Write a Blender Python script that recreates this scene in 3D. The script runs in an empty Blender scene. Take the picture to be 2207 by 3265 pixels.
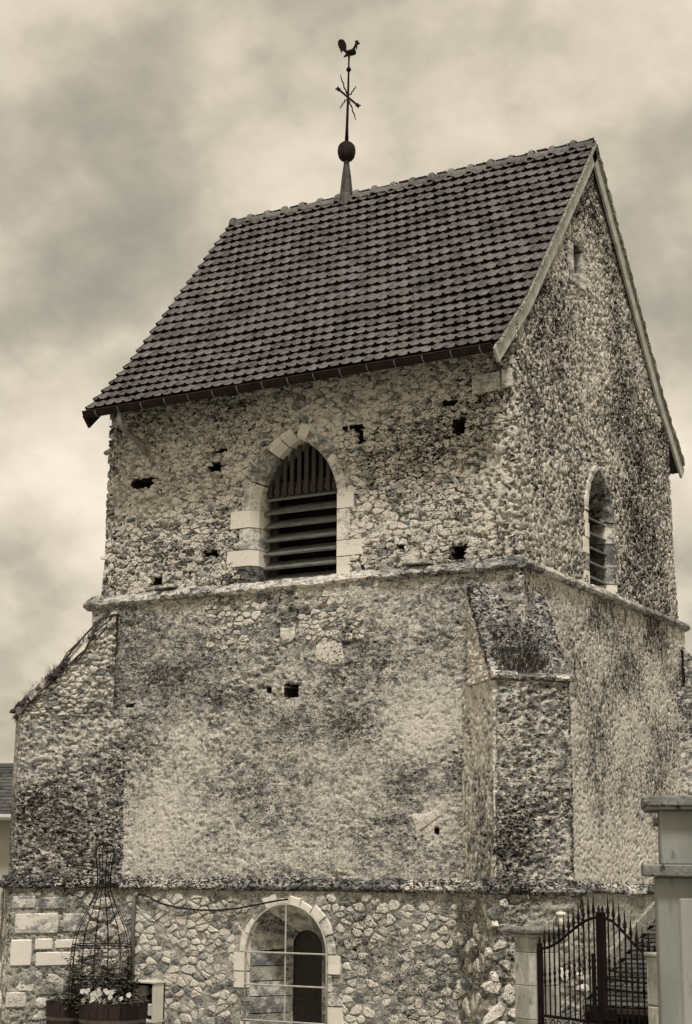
import bpy, math, random
import numpy as np
from math import sin, cos, tan, pi, radians, sqrt, atan2
from mathutils import Vector, Matrix

random.seed(7)
rng = np.random.default_rng(7)
SC = bpy.context.scene
COL = SC.collection

# ------------------------------------------------------------------ camera
YAW, PITCH, ROLL = 0.5231, 0.2153, -0.0057
CAM = Vector((7.6335, -17.4124, 1.9726))
FPX = 5174.76 / 3265.0                     # focal length over picture height
fw = Vector((-sin(YAW) * cos(PITCH), cos(YAW) * cos(PITCH), sin(PITCH)))
r0 = Vector((cos(YAW), sin(YAW), 0)); u0 = r0.cross(fw)
r2 = r0 * cos(ROLL) - u0 * sin(ROLL); u2 = u0 * cos(ROLL) + r0 * sin(ROLL)
cam_d = bpy.data.cameras.new('camera'); cam = bpy.data.objects.new('camera', cam_d); COL.objects.link(cam)
m = Matrix.Identity(4)
for i in range(3):
    m[i][0] = r2[i]; m[i][1] = u2[i]; m[i][2] = -fw[i]; m[i][3] = CAM[i]
cam.matrix_world = m
cam_d.sensor_fit = 'VERTICAL'; cam_d.sensor_height = 24.0; cam_d.lens = 24.0 * FPX
cam_d.clip_start = 0.1; cam_d.clip_end = 4000
SC.camera = cam

# ------------------------------------------------------------------ sun, sky, exposure
SUN_DIR = Vector((0.31, -0.46, 1.0)).normalized()      # towards the sun
SUN_EL = math.asin(SUN_DIR.z); SUN_AZ = atan2(SUN_DIR.x, SUN_DIR.y)
sl = bpy.data.lights.new('sun', 'SUN'); sl.energy = 1.5; sl.angle = radians(10); sl.color = (1.0, 0.965, 0.945)
so = bpy.data.objects.new('sun', sl); COL.objects.link(so)
so.rotation_euler = (-SUN_DIR).to_track_quat('-Z', 'Y').to_euler()
W = bpy.data.worlds.new('World'); SC.world = W; W.use_nodes = True
wn = W.node_tree.nodes; wl = W.node_tree.links; wn.clear()
def wnode(t, **k):
    n = wn.new(t)
    for a, b in k.items(): setattr(n, a, b)
    return n
w_out = wnode('ShaderNodeOutputWorld'); w_mix = wnode('ShaderNodeMixShader'); w_mix.inputs[0].default_value = 0.94
w_bs = wnode('ShaderNodeBackground'); w_bs.inputs[1].default_value = 0.10
w_sky = wnode('ShaderNodeTexSky', sky_type='NISHITA'); w_sky.sun_disc = False
w_sky.sun_elevation = SUN_EL; w_sky.sun_rotation = SUN_AZ; w_sky.dust_density = 4.0
wl.new(w_sky.outputs[0], w_bs.inputs[0]); wl.new(w_bs.outputs[0], w_mix.inputs[1])
SKY_S = 5.0; SKY_O = (3.1, 0.4, 0.0)
w_tc = wnode('ShaderNodeTexCoord')
w_sep = wnode('ShaderNodeSeparateXYZ'); wl.new(w_tc.outputs['Generated'], w_sep.inputs[0])
w_add = wnode('ShaderNodeMath', operation='ADD'); w_add.inputs[1].default_value = 0.62
w_abs = wnode('ShaderNodeMath', operation='ABSOLUTE'); wl.new(w_sep.outputs[2], w_abs.inputs[0]); wl.new(w_abs.outputs[0], w_add.inputs[0])
w_dx = wnode('ShaderNodeMath', operation='DIVIDE'); w_dy = wnode('ShaderNodeMath', operation='DIVIDE')
wl.new(w_sep.outputs[0], w_dx.inputs[0]); wl.new(w_add.outputs[0], w_dx.inputs[1])
wl.new(w_sep.outputs[1], w_dy.inputs[0]); wl.new(w_add.outputs[0], w_dy.inputs[1])
w_cmb = wnode('ShaderNodeCombineXYZ'); wl.new(w_dx.outputs[0], w_cmb.inputs[0]); wl.new(w_dy.outputs[0], w_cmb.inputs[1])
w_map = wnode('ShaderNodeMapping'); w_map.inputs[1].default_value = SKY_O; wl.new(w_cmb.outputs[0], w_map.inputs[0])
w_n1 = wnode('ShaderNodeTexNoise'); w_n1.inputs['Scale'].default_value = SKY_S; w_n1.inputs['Detail'].default_value = 7
w_n1.inputs['Roughness'].default_value = 0.50; w_n1.inputs['Distortion'].default_value = 0.25
w_n2 = wnode('ShaderNodeTexNoise'); w_n2.inputs['Scale'].default_value = 12.0; w_n2.inputs['Detail'].default_value = 5; w_n2.inputs['Roughness'].default_value = 0.55
wl.new(w_map.outputs[0], w_n1.inputs[0]); wl.new(w_map.outputs[0], w_n2.inputs[0])
w_mm = wnode('ShaderNodeMath', operation='MULTIPLY_ADD'); w_mm.inputs[1].default_value = 0.46
w_m1 = wnode('ShaderNodeMath', operation='MULTIPLY'); w_m1.inputs[1].default_value = 0.66
wl.new(w_n1.outputs[0], w_m1.inputs[0]); wl.new(w_n2.outputs[0], w_mm.inputs[0]); wl.new(w_m1.outputs[0], w_mm.inputs[2])
w_cr = wnode('ShaderNodeValToRGB'); wl.new(w_mm.outputs[0], w_cr.inputs[0])
cr = w_cr.color_ramp; cr.interpolation = 'B_SPLINE'
cr.elements[0].position = 0.38; cr.elements[0].color = (0.320, 0.294, 0.228, 1)
cr.elements[1].position = 0.75; cr.elements[1].color = (0.98, 0.858, 0.685, 1)
e = cr.elements.new(0.48); e.color = (0.455, 0.405, 0.306, 1)
e = cr.elements.new(0.58); e.color = (0.62, 0.545, 0.416, 1)
w_bc = wnode('ShaderNodeBackground'); w_bc.inputs[1].default_value = 0.56
wl.new(w_cr.outputs[0], w_bc.inputs[0]); wl.new(w_bc.outputs[0], w_mix.inputs[2]); wl.new(w_mix.outputs[0], w_out.inputs[0])
SC.view_settings.view_transform = 'Standard'; SC.view_settings.look = 'None'
SC.view_settings.exposure = 0.95; SC.view_settings.gamma = 1.0; SC.view_settings.use_curve_mapping = False
SC.render.engine = 'CYCLES'; SC.cycles.max_bounces = 6

# ------------------------------------------------------------------ numpy noise
def _h(ix, iy, iz, seed):
    a = (ix.astype(np.int64) * 73856093) ^ (iy.astype(np.int64) * 19349663) ^ (iz.astype(np.int64) * 83492791) ^ (seed * 2654435)
    a = (a & 0xffffffff).astype(np.uint64)
    a = ((a ^ (a >> np.uint64(15))) * np.uint64(2246822519)) & np.uint64(0xffffffff)
    a = ((a ^ (a >> np.uint64(13))) * np.uint64(3266489917)) & np.uint64(0xffffffff)
    a = a ^ (a >> np.uint64(16))
    return a.astype(np.float64) / 4294967295.0
def vnoise(P, scale, seed=0):
    Q = P * scale; I = np.floor(Q); F = Q - I; F = F * F * (3 - 2 * F); out = 0
    for dx in (0, 1):
        wx = F[:, 0] if dx else 1 - F[:, 0]
        for dy in (0, 1):
            wy = F[:, 1] if dy else 1 - F[:, 1]
            for dz in (0, 1):
                wz = F[:, 2] if dz else 1 - F[:, 2]
                out = out + wx * wy * wz * _h(I[:, 0] + dx, I[:, 1] + dy, I[:, 2] + dz, seed)
    return out
def fbm(P, scale, octv=3, seed=0, gain=0.5):
    a = 1.0; t = 0; s = 0
    for o in range(octv):
        t = t + a * vnoise(P, scale * 2.03 ** o, seed + o * 17); s += a; a *= gain
    return t / s
def worley(u, v, seed=0, jit=0.85):
    iu = np.floor(u); iv = np.floor(v); f1 = np.full(u.shape, 9.0); f2 = f1.copy(); rd = np.zeros_like(f1)
    for du in (-1, 0, 1):
        for dv in (-1, 0, 1):
            cu = iu + du; cv = iv + dv; z = np.zeros_like(cu)
            px = cu + 0.5 + jit * (_h(cu, cv, z, seed) - 0.5); py = cv + 0.5 + jit * (_h(cu, cv, z + 1, seed) - 0.5)
            d = np.sqrt((px - u) ** 2 + (py - v) ** 2); r = _h(cu, cv, z + 2, seed)
            near = d < f1
            f2 = np.where(near, f1, np.minimum(f2, d)); rd = np.where(near, r, rd); f1 = np.where(near, d, f1)
    return f1, f2, rd
def sstep(a, b, x):
    t = np.clip((x - a) / (b - a), 0, 1); return t * t * (3 - 2 * t)

# ------------------------------------------------------------------ materials
def shader(name):
    mt = bpy.data.materials.new(name); mt.use_nodes = True
    nt = mt.node_tree; b = nt.nodes['Principled BSDF']; b.inputs['Roughness'].default_value = 0.9
    b.inputs['Specular IOR Level'].default_value = 0.2
    return mt, nt, b
def N(nt, t, **k):
    n = nt.nodes.new(t)
    for a, v in k.items(): setattr(n, a, v)
    return n
def noise_n(nt, vec, scale, detail=4, rough=0.6, dist=0.0):
    n = N(nt, 'ShaderNodeTexNoise'); n.inputs['Scale'].default_value = scale; n.inputs['Detail'].default_value = detail
    n.inputs['Roughness'].default_value = rough; n.inputs['Distortion'].default_value = dist
    nt.links.new(vec, n.inputs['Vector']); return n.outputs[0]
def math_n(nt, op, a, b=None, c=None):
    n = N(nt, 'ShaderNodeMath', operation=op)
    for i, v in enumerate((a, b, c)):
        if v is None: continue
        if isinstance(v, (int, float)): n.inputs[i].default_value = v
        else: nt.links.new(v, n.inputs[i])
    return n.outputs[0]
def ramp_n(nt, fac, stops, interp='LINEAR'):
    n = N(nt, 'ShaderNodeValToRGB'); r = n.color_ramp; r.interpolation = interp
    while len(r.elements) > 1: r.elements.remove(r.elements[-1])
    r.elements[0].position = stops[0][0]; r.elements[0].color = (*stops[0][1], 1)
    for p, c in stops[1:]:
        e = r.elements.new(p); e.color = (*c, 1)
    nt.links.new(fac, n.inputs[0]); return n.outputs[0]
def mix_n(nt, fac, a, b):
    n = N(nt, 'ShaderNodeMix', data_type='RGBA')
    for sock, v in ((0, fac), (6, a), (7, b)):
        if isinstance(v, (int, float)): n.inputs[sock].default_value = v
        elif isinstance(v, tuple): n.inputs[sock].default_value = (*v, 1)
        else: nt.links.new(v, n.inputs[sock])
    return n.outputs[2]
def pos_n(nt, scale=(1, 1, 1)):
    g = N(nt, 'ShaderNodeNewGeometry'); mp = N(nt, 'ShaderNodeMapping'); mp.inputs[3].default_value = scale
    nt.links.new(g.outputs['Position'], mp.inputs[0]); return mp.outputs[0], g
def bump_n(nt, b, hgt, dist, strength=1.0):
    bp = N(nt, 'ShaderNodeBump'); bp.inputs['Strength'].default_value = strength; bp.inputs['Distance'].default_value = dist
    nt.links.new(hgt, bp.inputs['Height']); nt.links.new(bp.outputs[0], b.inputs['Normal'])
DK = (0.014, 0.007, 0.006); LT = (0.78, 0.725, 0.625); MD = (0.245, 0.250, 0.236)
def mat_stone(name, dark=DK, mid=MD, light=LT, rnd='island', mean=0.0, lich=0.53, lichw=0.06, lsc=22.0, aniso=(1, 1, 1.5),
              rw=0.45, macro=0.35, msc=0.55, bump=0.012, gsc=7.0, mort=None, pin=0.552, grit=1.0, pale=False):
    """weathered masonry: mottled mid grey to cream, speckled with dark lichen"""
    mt, nt, b = shader(name); v, g = pos_n(nt, aniso); v1, _ = pos_n(nt)
    n1 = noise_n(nt, v, gsc, 8, 0.72); nm = noise_n(nt, v1, msc, 4, 0.6, 0.4); n2 = noise_n(nt, v, lsc, 5, 0.68, 0.6); n3 = noise_n(nt, v, 58, 4, 0.7)
    if pale: nm = N(nt, 'ShaderNodeAttribute', attribute_name='pale').outputs['Fac']
    if rnd == 'attr':
        a = N(nt, 'ShaderNodeAttribute', attribute_name='rnd'); rv = a.outputs['Fac']
    else:
        oi = N(nt, 'ShaderNodeObjectInfo')
        rv = math_n(nt, 'FRACT', math_n(nt, 'ADD', math_n(nt, 'MULTIPLY', oi.outputs['Random'], 7.31), g.outputs['Random Per Island']))
    t = math_n(nt, 'MULTIPLY_ADD', n1, 1.9, -0.45 + mean)
    t = math_n(nt, 'ADD', t, math_n(nt, 'MULTIPLY_ADD', nm, macro * 2, -macro))
    t = math_n(nt, 'ADD', t, math_n(nt, 'MULTIPLY_ADD', rv, rw, -rw / 2))
    t = math_n(nt, 'ADD', t, math_n(nt, 'MULTIPLY_ADD', n3, grit, -grit / 2))
    dm = tuple(0.45 * x for x in mid)
    c = ramp_n(nt, t, [(0.15, dm), (0.40, mid), (0.54, tuple(0.55 * p + 0.45 * q for p, q in zip(mid, light))), (0.70, light)])
    if mort:
        a = N(nt, 'ShaderNodeAttribute', attribute_name='mort')
        mc = ramp_n(nt, t, [(0.15, tuple(0.5 * x for x in mort)), (0.5, mort), (0.85, tuple(min(0.7, 1.5 * x) for x in mort))])
        c = mix_n(nt, a.outputs['Fac'], c, mc)
    # lichen grows denser where the macro noise is low
    lt = math_n(nt, 'ADD', n2, math_n(nt, 'MULTIPLY_ADD', nm, -0.35, 0.175))
    lf = ramp_n(nt, lt, [(lich, (0, 0, 0)), (lich + lichw, (1, 1, 1))])
    c = mix_n(nt, lf, c, dark)
    n4 = noise_n(nt, v, 52, 3, 0.7, 0.8); pf_ = ramp_n(nt, math_n(nt, 'ADD', n4, math_n(nt, 'MULTIPLY_ADD', nm, -0.3, 0.15)), [(pin, (0, 0, 0)), (pin + 0.05, (1, 1, 1))]); c = mix_n(nt, pf_, c, dark)
    nt.links.new(c, b.inputs['Base Color'])
    hg = math_n(nt, 'ADD', n2, math_n(nt, 'MULTIPLY', n3, 0.5)); bump_n(nt, b, hg, bump)
    return mt
def neut(c): return (c[0] * 0.98, c[1] * 1.02, c[2] * 1.10) if sum(c) > 0.28 else c
def mat_plain(name, col, rough=0.8, var=0.3, scale=8.0, bump=0.0, spec=0.2, metal=0.0, rw=0.0, aniso=(1, 1, 1), dirt=None, dthr=0.6):
    col = neut(col); dirt = neut(dirt) if dirt else None
    mt, nt, b = shader(name); v, g = pos_n(nt, aniso); n = noise_n(nt, v, scale, 6, 0.65)
    t = n
    if rw:
        oi = N(nt, 'ShaderNodeObjectInfo')
        rv = math_n(nt, 'FRACT', math_n(nt, 'ADD', math_n(nt, 'MULTIPLY', oi.outputs['Random'], 7.31), g.outputs['Random Per Island']))
        t = math_n(nt, 'ADD', n, math_n(nt, 'MULTIPLY_ADD', rv, rw, -rw / 2))
    c = ramp_n(nt, t, [(0.25, tuple(max(0, x * (1 - var)) for x in col)), (0.5, col), (0.75, tuple(min(0.85, x * (1 + var)) for x in col))])
    if dirt:
        d = noise_n(nt, v, scale * 2.3, 6, 0.7, 0.5); df = ramp_n(nt, d, [(dthr, (0, 0, 0)), (dthr + 0.08, (1, 1, 1))]); c = mix_n(nt, df, c, dirt)
    nt.links.new(c, b.inputs['Base Color'])
    b.inputs['Roughness'].default_value = rough; b.inputs['Specular IOR Level'].default_value = spec; b.inputs['Metallic'].default_value = metal
    if bump: bump_n(nt, b, noise_n(nt, v, scale * 5, 5, 0.65), bump)
    return mt
M = {}
M['upper'] = mat_stone('rubble_wall_mortar', rnd='attr', mean=0.22, lich=0.56, lichw=0.03, lsc=14, mort=(0.37, 0.36, 0.305), rw=0.5, macro=0.25)
M['pale'] = mat_stone('pale_lime_render', pin=0.59, rnd='attr', mean=0.16, lich=0.60, lichw=0.05, lsc=18, aniso=(1.5, 1.5, 0.6), rw=0.2, macro=0.45)
M['rough'] = mat_stone('roughcast_render', rnd='attr', mean=0.08, lich=0.575, lichw=0.04, lsc=22, rw=0.30, macro=0.60, pin=0.540, grit=1.6, pale=True, aniso=(1, 1, 1.9), mort=(0.34, 0.335, 0.285))
M['flint'] = mat_stone('right_wall_rubble', rnd='attr', mean=0.19, grit=1.2, pin=0.545, lich=0.535, lichw=0.025, lsc=17, aniso=(1, 2.0, 0.9), rw=0.5, macro=0.3, mort=(0.35, 0.34, 0.285))
M['flint_low'] = mat_stone('lower_right_roughcast', rnd='attr', mean=0.18, grit=1.1, lich=0.555, lichw=0.03, lsc=17, aniso=(1, 2.0, 0.9), rw=0.4, macro=0.5, mort=(0.36, 0.35, 0.295), pale=True)
M['rubble'] = mat_stone('rubble_stone', mean=0.25, lich=0.57, lichw=0.04, lsc=18, rw=0.8, macro=0.2)
M['plinth_stone'] = mat_stone('plinth_stone', mean=0.13, lich=0.60, lichw=0.05, lsc=18, rw=0.7, macro=0.1)
M['plinth'] = mat_stone('plinth_mortar', rnd='attr', mean=0.08, lich=0.60, lichw=0.05, lsc=18, rw=0.1, macro=0.2, mid=(0.26, 0.258, 0.222), light=(0.50, 0.475, 0.40))
M['course'] = mat_stone('course_stone', mean=0.05, lich=0.555, lichw=0.08, lsc=18, rw=0.4, macro=0.1)
M['moss_course'] = mat_stone('mossy_course_stone', mean=-0.04, lich=0.50, lichw=0.05, lsc=24, rw=0.3, macro=0.1)
M['butt'] = mat_stone('buttress_rubble', rnd='attr', mean=0.08, grit=1.2, pin=0.545, aniso=(1, 1, 2.0), lich=0.545, lichw=0.03, lsc=21, rw=0.5, macro=0.3, mort=(0.27, 0.265, 0.225))
M['ash_l'] = mat_stone('pale_ashlar', mean=0.50, pin=0.66, lich=0.72, lichw=0.05, lsc=14, rw=0.35, macro=0.05, bump=0.004)
M['ash_g'] = mat_stone('grey_ashlar', pin=0.64, mean=0.0, lich=0.68, lichw=0.08, lsc=14, rw=0.3, macro=0.05, bump=0.005)
M['ash_d'] = mat_stone('dark_ashlar', mean=-0.15, lich=0.52, lichw=0.1, lsc=12, rw=0.3, macro=0.05, bump=0.005)
M['tile'] = mat_plain('roof_tile', (0.125, 0.111, 0.094), 0.88, 0.60, 11.0, 0.006, rw=0.24, dirt=(0.26, 0.24, 0.20), dthr=0.70)
M['nose_shade'] = mat_plain('tile_nose_row_shade', (0.018, 0.012, 0.010), 0.95, 0.5, 12.0, spec=0.05)  # shadow line of each tile row, put into the nose colour
M['ridge'] = mat_plain('ridge_tile', (0.15, 0.138, 0.115), 0.9, 0.5, 12.0, 0.006, rw=0.4, dirt=(0.04, 0.03, 0.026), dthr=0.55)
M['lime'] = mat_plain('lime_mortar', (0.40, 0.37, 0.285), 0.95, 0.5, 14.0, 0.02, dirt=(0.06, 0.045, 0.04), dthr=0.52)
M['board'] = mat_plain('weathered_white_board', (0.44, 0.415, 0.335), 0.75, 0.35, 5.0, 0.002, aniso=(1, 1, 1), dirt=(0.2, 0.19, 0.16), dthr=0.62)
M['zinc'] = mat_plain('dark_gutter_metal', (0.026, 0.018, 0.015), 0.75, 0.5, 6.0, 0.0, spec=0.12)
M['wood'] = mat_plain('louvre_wood', (0.058, 0.048, 0.043), 0.9, 0.4, 9.0, 0.003, aniso=(1, 1, .3))
M['slat'] = mat_plain('louvre_slat_wood', (0.17, 0.16, 0.132), 0.85, 0.5, 14.0, 0.003, aniso=(0.3, 1, 1), dirt=(0.08, 0.06, 0.05), dthr=0.55)
M['dark'] = mat_plain('opening_shade', (0.02, 0.015, 0.013), 0.95)  # near-black colour standing in for shade inside holes and openings
M['iron'] = mat_plain('wrought_iron', (0.013, 0.009, 0.008), 0.8, 0.5, 10.0, spec=0.08)
M['lead'] = mat_plain('lead_sheet', (0.07, 0.058, 0.050), 0.6, 0.6, 5.0, 0.006, aniso=(2.2, 2.2, 0.6), spec=0.4, dirt=(0.03, 0.02, 0.018), dthr=0.5)
M['rust'] = mat_plain('old_copper_ball', (0.028, 0.019, 0.016), 0.8, 0.7, 9.0, 0.004, spec=0.1)
M['white_iron'] = mat_plain('pale_painted_iron', (0.46, 0.43, 0.345), 0.6, 0.3, 20.0)
M['white'] = mat_plain('white_plastic', (0.72, 0.66, 0.52), 0.5, 0.12, 5.0)
M['grey_metal'] = mat_plain('grey_conduit', (0.22, 0.21, 0.175), 0.6, 0.3, 8.0)
M['cable'] = mat_plain('black_cable', (0.02, 0.015, 0.013), 0.7)
M['render'] = mat_plain('grey_cement_render', (0.27, 0.265, 0.22), 0.85, 0.25, 3.0, 0.003, aniso=(1, 1, 0.35), dirt=(0.17, 0.165, 0.145), dthr=0.56)
M['render_panel'] = mat_plain('pale_cement_render', (0.36, 0.34, 0.28), 0.85, 0.2, 3.0, 0.003, aniso=(1, 1, 0.35), dirt=(0.25, 0.24, 0.20), dthr=0.57)
M['render_cap'] = mat_plain('weathered_concrete', (0.24, 0.23, 0.19), 0.9, 0.5, 9.0, 0.010, dirt=(0.06, 0.05, 0.042), dthr=0.54)
M['pillar'] = mat_plain('pale_limestone', (0.43, 0.40, 0.32), 0.85, 0.45, 7.0, 0.008, aniso=(1, 1, 0.45), rw=0.25, dirt=(0.22, 0.205, 0.165), dthr=0.555)
M['stave'] = mat_plain('dark_barrel_oak', (0.028, 0.018, 0.015), 0.7, 0.7, 9.0, 0.002, aniso=(3, 3, 0.5), rw=0.3, spec=0.15)
M['hoop'] = mat_plain('barrel_hoop', (0.10, 0.08, 0.07), 0.45, 0.5, 14.0, spec=0.5, metal=0.3)
M['soil'] = mat_plain('potting_soil', (0.03, 0.02, 0.015), 0.95, 0.5, 30.0, 0.02)
M['leaf'] = mat_plain('ivy_leaf', (0.085, 0.078, 0.058), 0.7, 0.7, 30.0, rw=0.9, spec=0.25)
M['petal'] = mat_plain('white_petal', (0.50, 0.46, 0.37), 0.7, 0.3, 30.0)
M['grass'] = mat_plain('dry_grass', (0.075, 0.065, 0.048), 0.8, 0.6, 20.0, rw=0.6)
M['bark'] = mat_plain('vine_bark', (0.055, 0.045, 0.036), 0.9, 0.6, 14.0, 0.006)
M['moss'] = mat_plain('dark_moss', (0.05, 0.044, 0.034), 0.95, 0.6, 25.0, 0.02, rw=0.5)
M['plaster'] = mat_plain('white_house_plaster', (0.52, 0.475, 0.365), 0.9, 0.1, 3.0)
M['slate'] = mat_plain('dark_slate', (0.075, 0.073, 0.066), 0.85, 0.5, 8.0, 0.004, rw=0.5)
M['gravel'] = mat_plain('gravel_ground', (0.24, 0.225, 0.18), 0.95, 0.4, 12.0, 0.02)
def mat_glass():
    mt, nt, b = shader('old_window_glass'); v, g = pos_n(nt)
    n = noise_n(nt, v, 60, 3, 0.6); c = ramp_n(nt, n, [(0.45, (0.012, 0.008, 0.007)), (0.75, (0.06, 0.045, 0.038))]); nt.links.new(c, b.inputs['Base Color'])
    b.inputs['Roughness'].default_value = 0.35; b.inputs['Specular IOR Level'].default_value = 0.35
    return mt
M['glass'] = mat_glass()

# ------------------------------------------------------------------ object helpers
def tag(o, label=None, cat=None, group=None, kind=None):
    if label: o['label'] = label
    if cat: o['category'] = cat
    if group: o['group'] = group
    if kind: o['kind'] = kind
    return o
def empty(name, loc, label, cat, group=None):
    o = bpy.data.objects.new(name, None); COL.objects.link(o); o.location = loc; o.empty_display_size = 0.2
    bpy.context.view_layer.update()
    return tag(o, label, cat, group)
def link(name, me, mat, parent=None, smooth=False):
    o = bpy.data.objects.new(name, me); COL.objects.link(o)
    if mat is not None and not me.materials: me.materials.append(M[mat])
    if smooth: me.shade_smooth()
    if parent is not None:
        o.parent = parent; o.matrix_parent_inverse = parent_world(parent).inverted()
    return o
def parent_world(p):
    mw = p.matrix_basis.copy()
    if p.parent is not None: mw = parent_world(p.parent) @ p.matrix_parent_inverse @ mw
    return mw
class MB:
    def __init__(s): s.v = []; s.f = []
    def add(s, vs, fs):
        k = len(s.v); s.v += [tuple(x) for x in vs]; s.f += [tuple(i + k for i in f) for f in fs]; return s
    def mesh(s, name):
        me = bpy.data.meshes.new(name); me.from_pydata(s.v, [], s.f); me.update(); return me
    def build(s, name, mat, parent=None, smooth=False): return link(name, s.mesh(name), mat, parent, smooth)
    def box(s, lo, hi, Mx=None, bev=0.0, jit=0.0):
        x0, y0, z0 = lo; x1, y1, z1 = hi
        if bev <= 0:
            vs = [(x, y, z) for z in (z0, z1) for y in (y0, y1) for x in (x0, x1)]
            fs = [(0, 2, 3, 1), (4, 5, 7, 6), (0, 1, 5, 4), (2, 6, 7, 3), (0, 4, 6, 2), (1, 3, 7, 5)]
        else:
            b = bev; vs = []
            for z, zi in ((z0, 1), (z1, -1)):
                for y, yi in ((y0, 1), (y1, -1)):
                    for x, xi in ((x0, 1), (x1, -1)):
                        vs += [(x, y + yi * b, z + zi * b), (x + xi * b, y, z + zi * b), (x + xi * b, y + yi * b, z)]
            c = lambda i, j, k: 3 * (i + 2 * j + 4 * k)
            fs = [(c(0, 0, 0), c(0, 0, 1), c(0, 1, 1), c(0, 1, 0)), (c(1, 0, 0), c(1, 1, 0), c(1, 1, 1), c(1, 0, 1)),
                  (c(0, 0, 0) + 1, c(1, 0, 0) + 1, c(1, 0, 1) + 1, c(0, 0, 1) + 1), (c(0, 1, 0) + 1, c(0, 1, 1) + 1, c(1, 1, 1) + 1, c(1, 1, 0) + 1),
                  (c(0, 0, 0) + 2, c(0, 1, 0) + 2, c(1, 1, 0) + 2, c(1, 0, 0) + 2), (c(0, 0, 1) + 2, c(1, 0, 1) + 2, c(1, 1, 1) + 2, c(0, 1, 1) + 2)]
            for j in (0, 1):
                for k in (0, 1):
                    fs.append((c(0, j, k) + 1, c(1, j, k) + 1, c(1, j, k) + 2, c(0, j, k) + 2))
            for i in (0, 1):
                for k in (0, 1): fs.append((c(i, 0, k), c(i, 1, k), c(i, 1, k) + 2, c(i, 0, k) + 2))
            for i in (0, 1):
                for j in (0, 1): fs.append((c(i, j, 0), c(i, j, 1), c(i, j, 1) + 1, c(i, j, 0) + 1))
            for i in (0, 1):
                for j in (0, 1):
                    for k in (0, 1): fs.append((c(i, j, k), c(i, j, k) + 1, c(i, j, k) + 2))
        if jit: vs = [tuple(a + random.uniform(-jit, jit) for a in p) for p in vs]
        if Mx is not None: vs = [tuple(Mx @ Vector(p)) for p in vs]
        return s.add(vs, fs)
    def tube(s, pts, rad, n=6, cap=True):
        pts = [Vector(p) for p in pts]; R = rad if isinstance(rad, (list, tuple)) else [rad] * len(pts); vs = []; fs = []; up = None
        for i, p in enumerate(pts):
            d = (pts[min(i + 1, len(pts) - 1)] - pts[max(i - 1, 0)]).normalized()
            if up is None:
                up = Vector((0, 0, 1)) if abs(d.z) < 0.9 else Vector((1, 0, 0))
            a = (up - d * up.dot(d)).normalized(); up = a; bb = d.cross(a)
            for k in range(n):
                t = 2 * pi * k / n; vs.append(p + (a * cos(t) + bb * sin(t)) * R[i])
        for i in range(len(pts) - 1):
            for k in range(n): fs.append((i * n + k, i * n + (k + 1) % n, (i + 1) * n + (k + 1) % n, (i + 1) * n + k))
        if cap: fs.append(tuple(range(n - 1, -1, -1))); fs.append(tuple((len(pts) - 1) * n + k for k in range(n)))
        return s.add(vs, fs)
    def lathe(s, prof, c, n=16, Mx=None, rot=0.0):
        vs = []; fs = []
        for (r, z) in prof:
            for k in range(n):
                t = 2 * pi * k / n + rot; p = Vector((r * cos(t), r * sin(t), z))
                if Mx is not None: p = Mx @ p
                vs.append(p + Vector(c))
        for i in range(len(prof) - 1):
            for k in range(n): fs.append((i * n + k, i * n + (k + 1) % n, (i + 1) * n + (k + 1) % n, (i + 1) * n + k))
        fs.append(tuple(range(n - 1, -1, -1))); fs.append(tuple((len(prof) - 1) * n + k for k in range(n)))
        return s.add(vs, fs)
    def prism(s, poly, fr, d0, d1, inset=0.0):
        """polygon (u,v) extruded along the frame's normal between d0 (back) and d1 (front, inset)"""
        O, U, V, Nn = fr; n = len(poly); cu = sum(p[0] for p in poly) / n; cv = sum(p[1] for p in poly) / n
        def ring(d, ins):
            o = []
            for (a, b) in poly:
                L = max(1e-6, sqrt((a - cu) ** 2 + (b - cv) ** 2)); k = 1 - ins / L
                o.append(O + U * (cu + (a - cu) * k) + V * (cv + (b - cv) * k) + Nn * d)
            return o
        rings = [ring(d0, 0), ring(d1 - inset, 0), ring(d1, inset)] if inset else [ring(d0, 0), ring(d1, 0)]
        vs = [p for r_ in rings for p in r_]; fs = []
        for i in range(len(rings) - 1):
            for k in range(n): fs.append((i * n + k, i * n + (k + 1) % n, (i + 1) * n + (k + 1) % n, (i + 1) * n + k))
        fs.append(tuple(range(n - 1, -1, -1))); fs.append(tuple((len(rings) - 1) * n + k for k in range(n)))
        return s.add(vs, fs)
def frame(O, U, Nn): return (Vector(O), Vector(U).normalized(), Vector((0, 0, 1)), Vector(Nn).normalized())
F_UP = frame((0, 0, 0), (1, 0, 0), (0, -1, 0))          # upper front wall, u = x, v = z
F_RT = frame((-0.02, 0, 0), (0, 1, 0), (1, 0, 0))           # upper right wall, u = y
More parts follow.
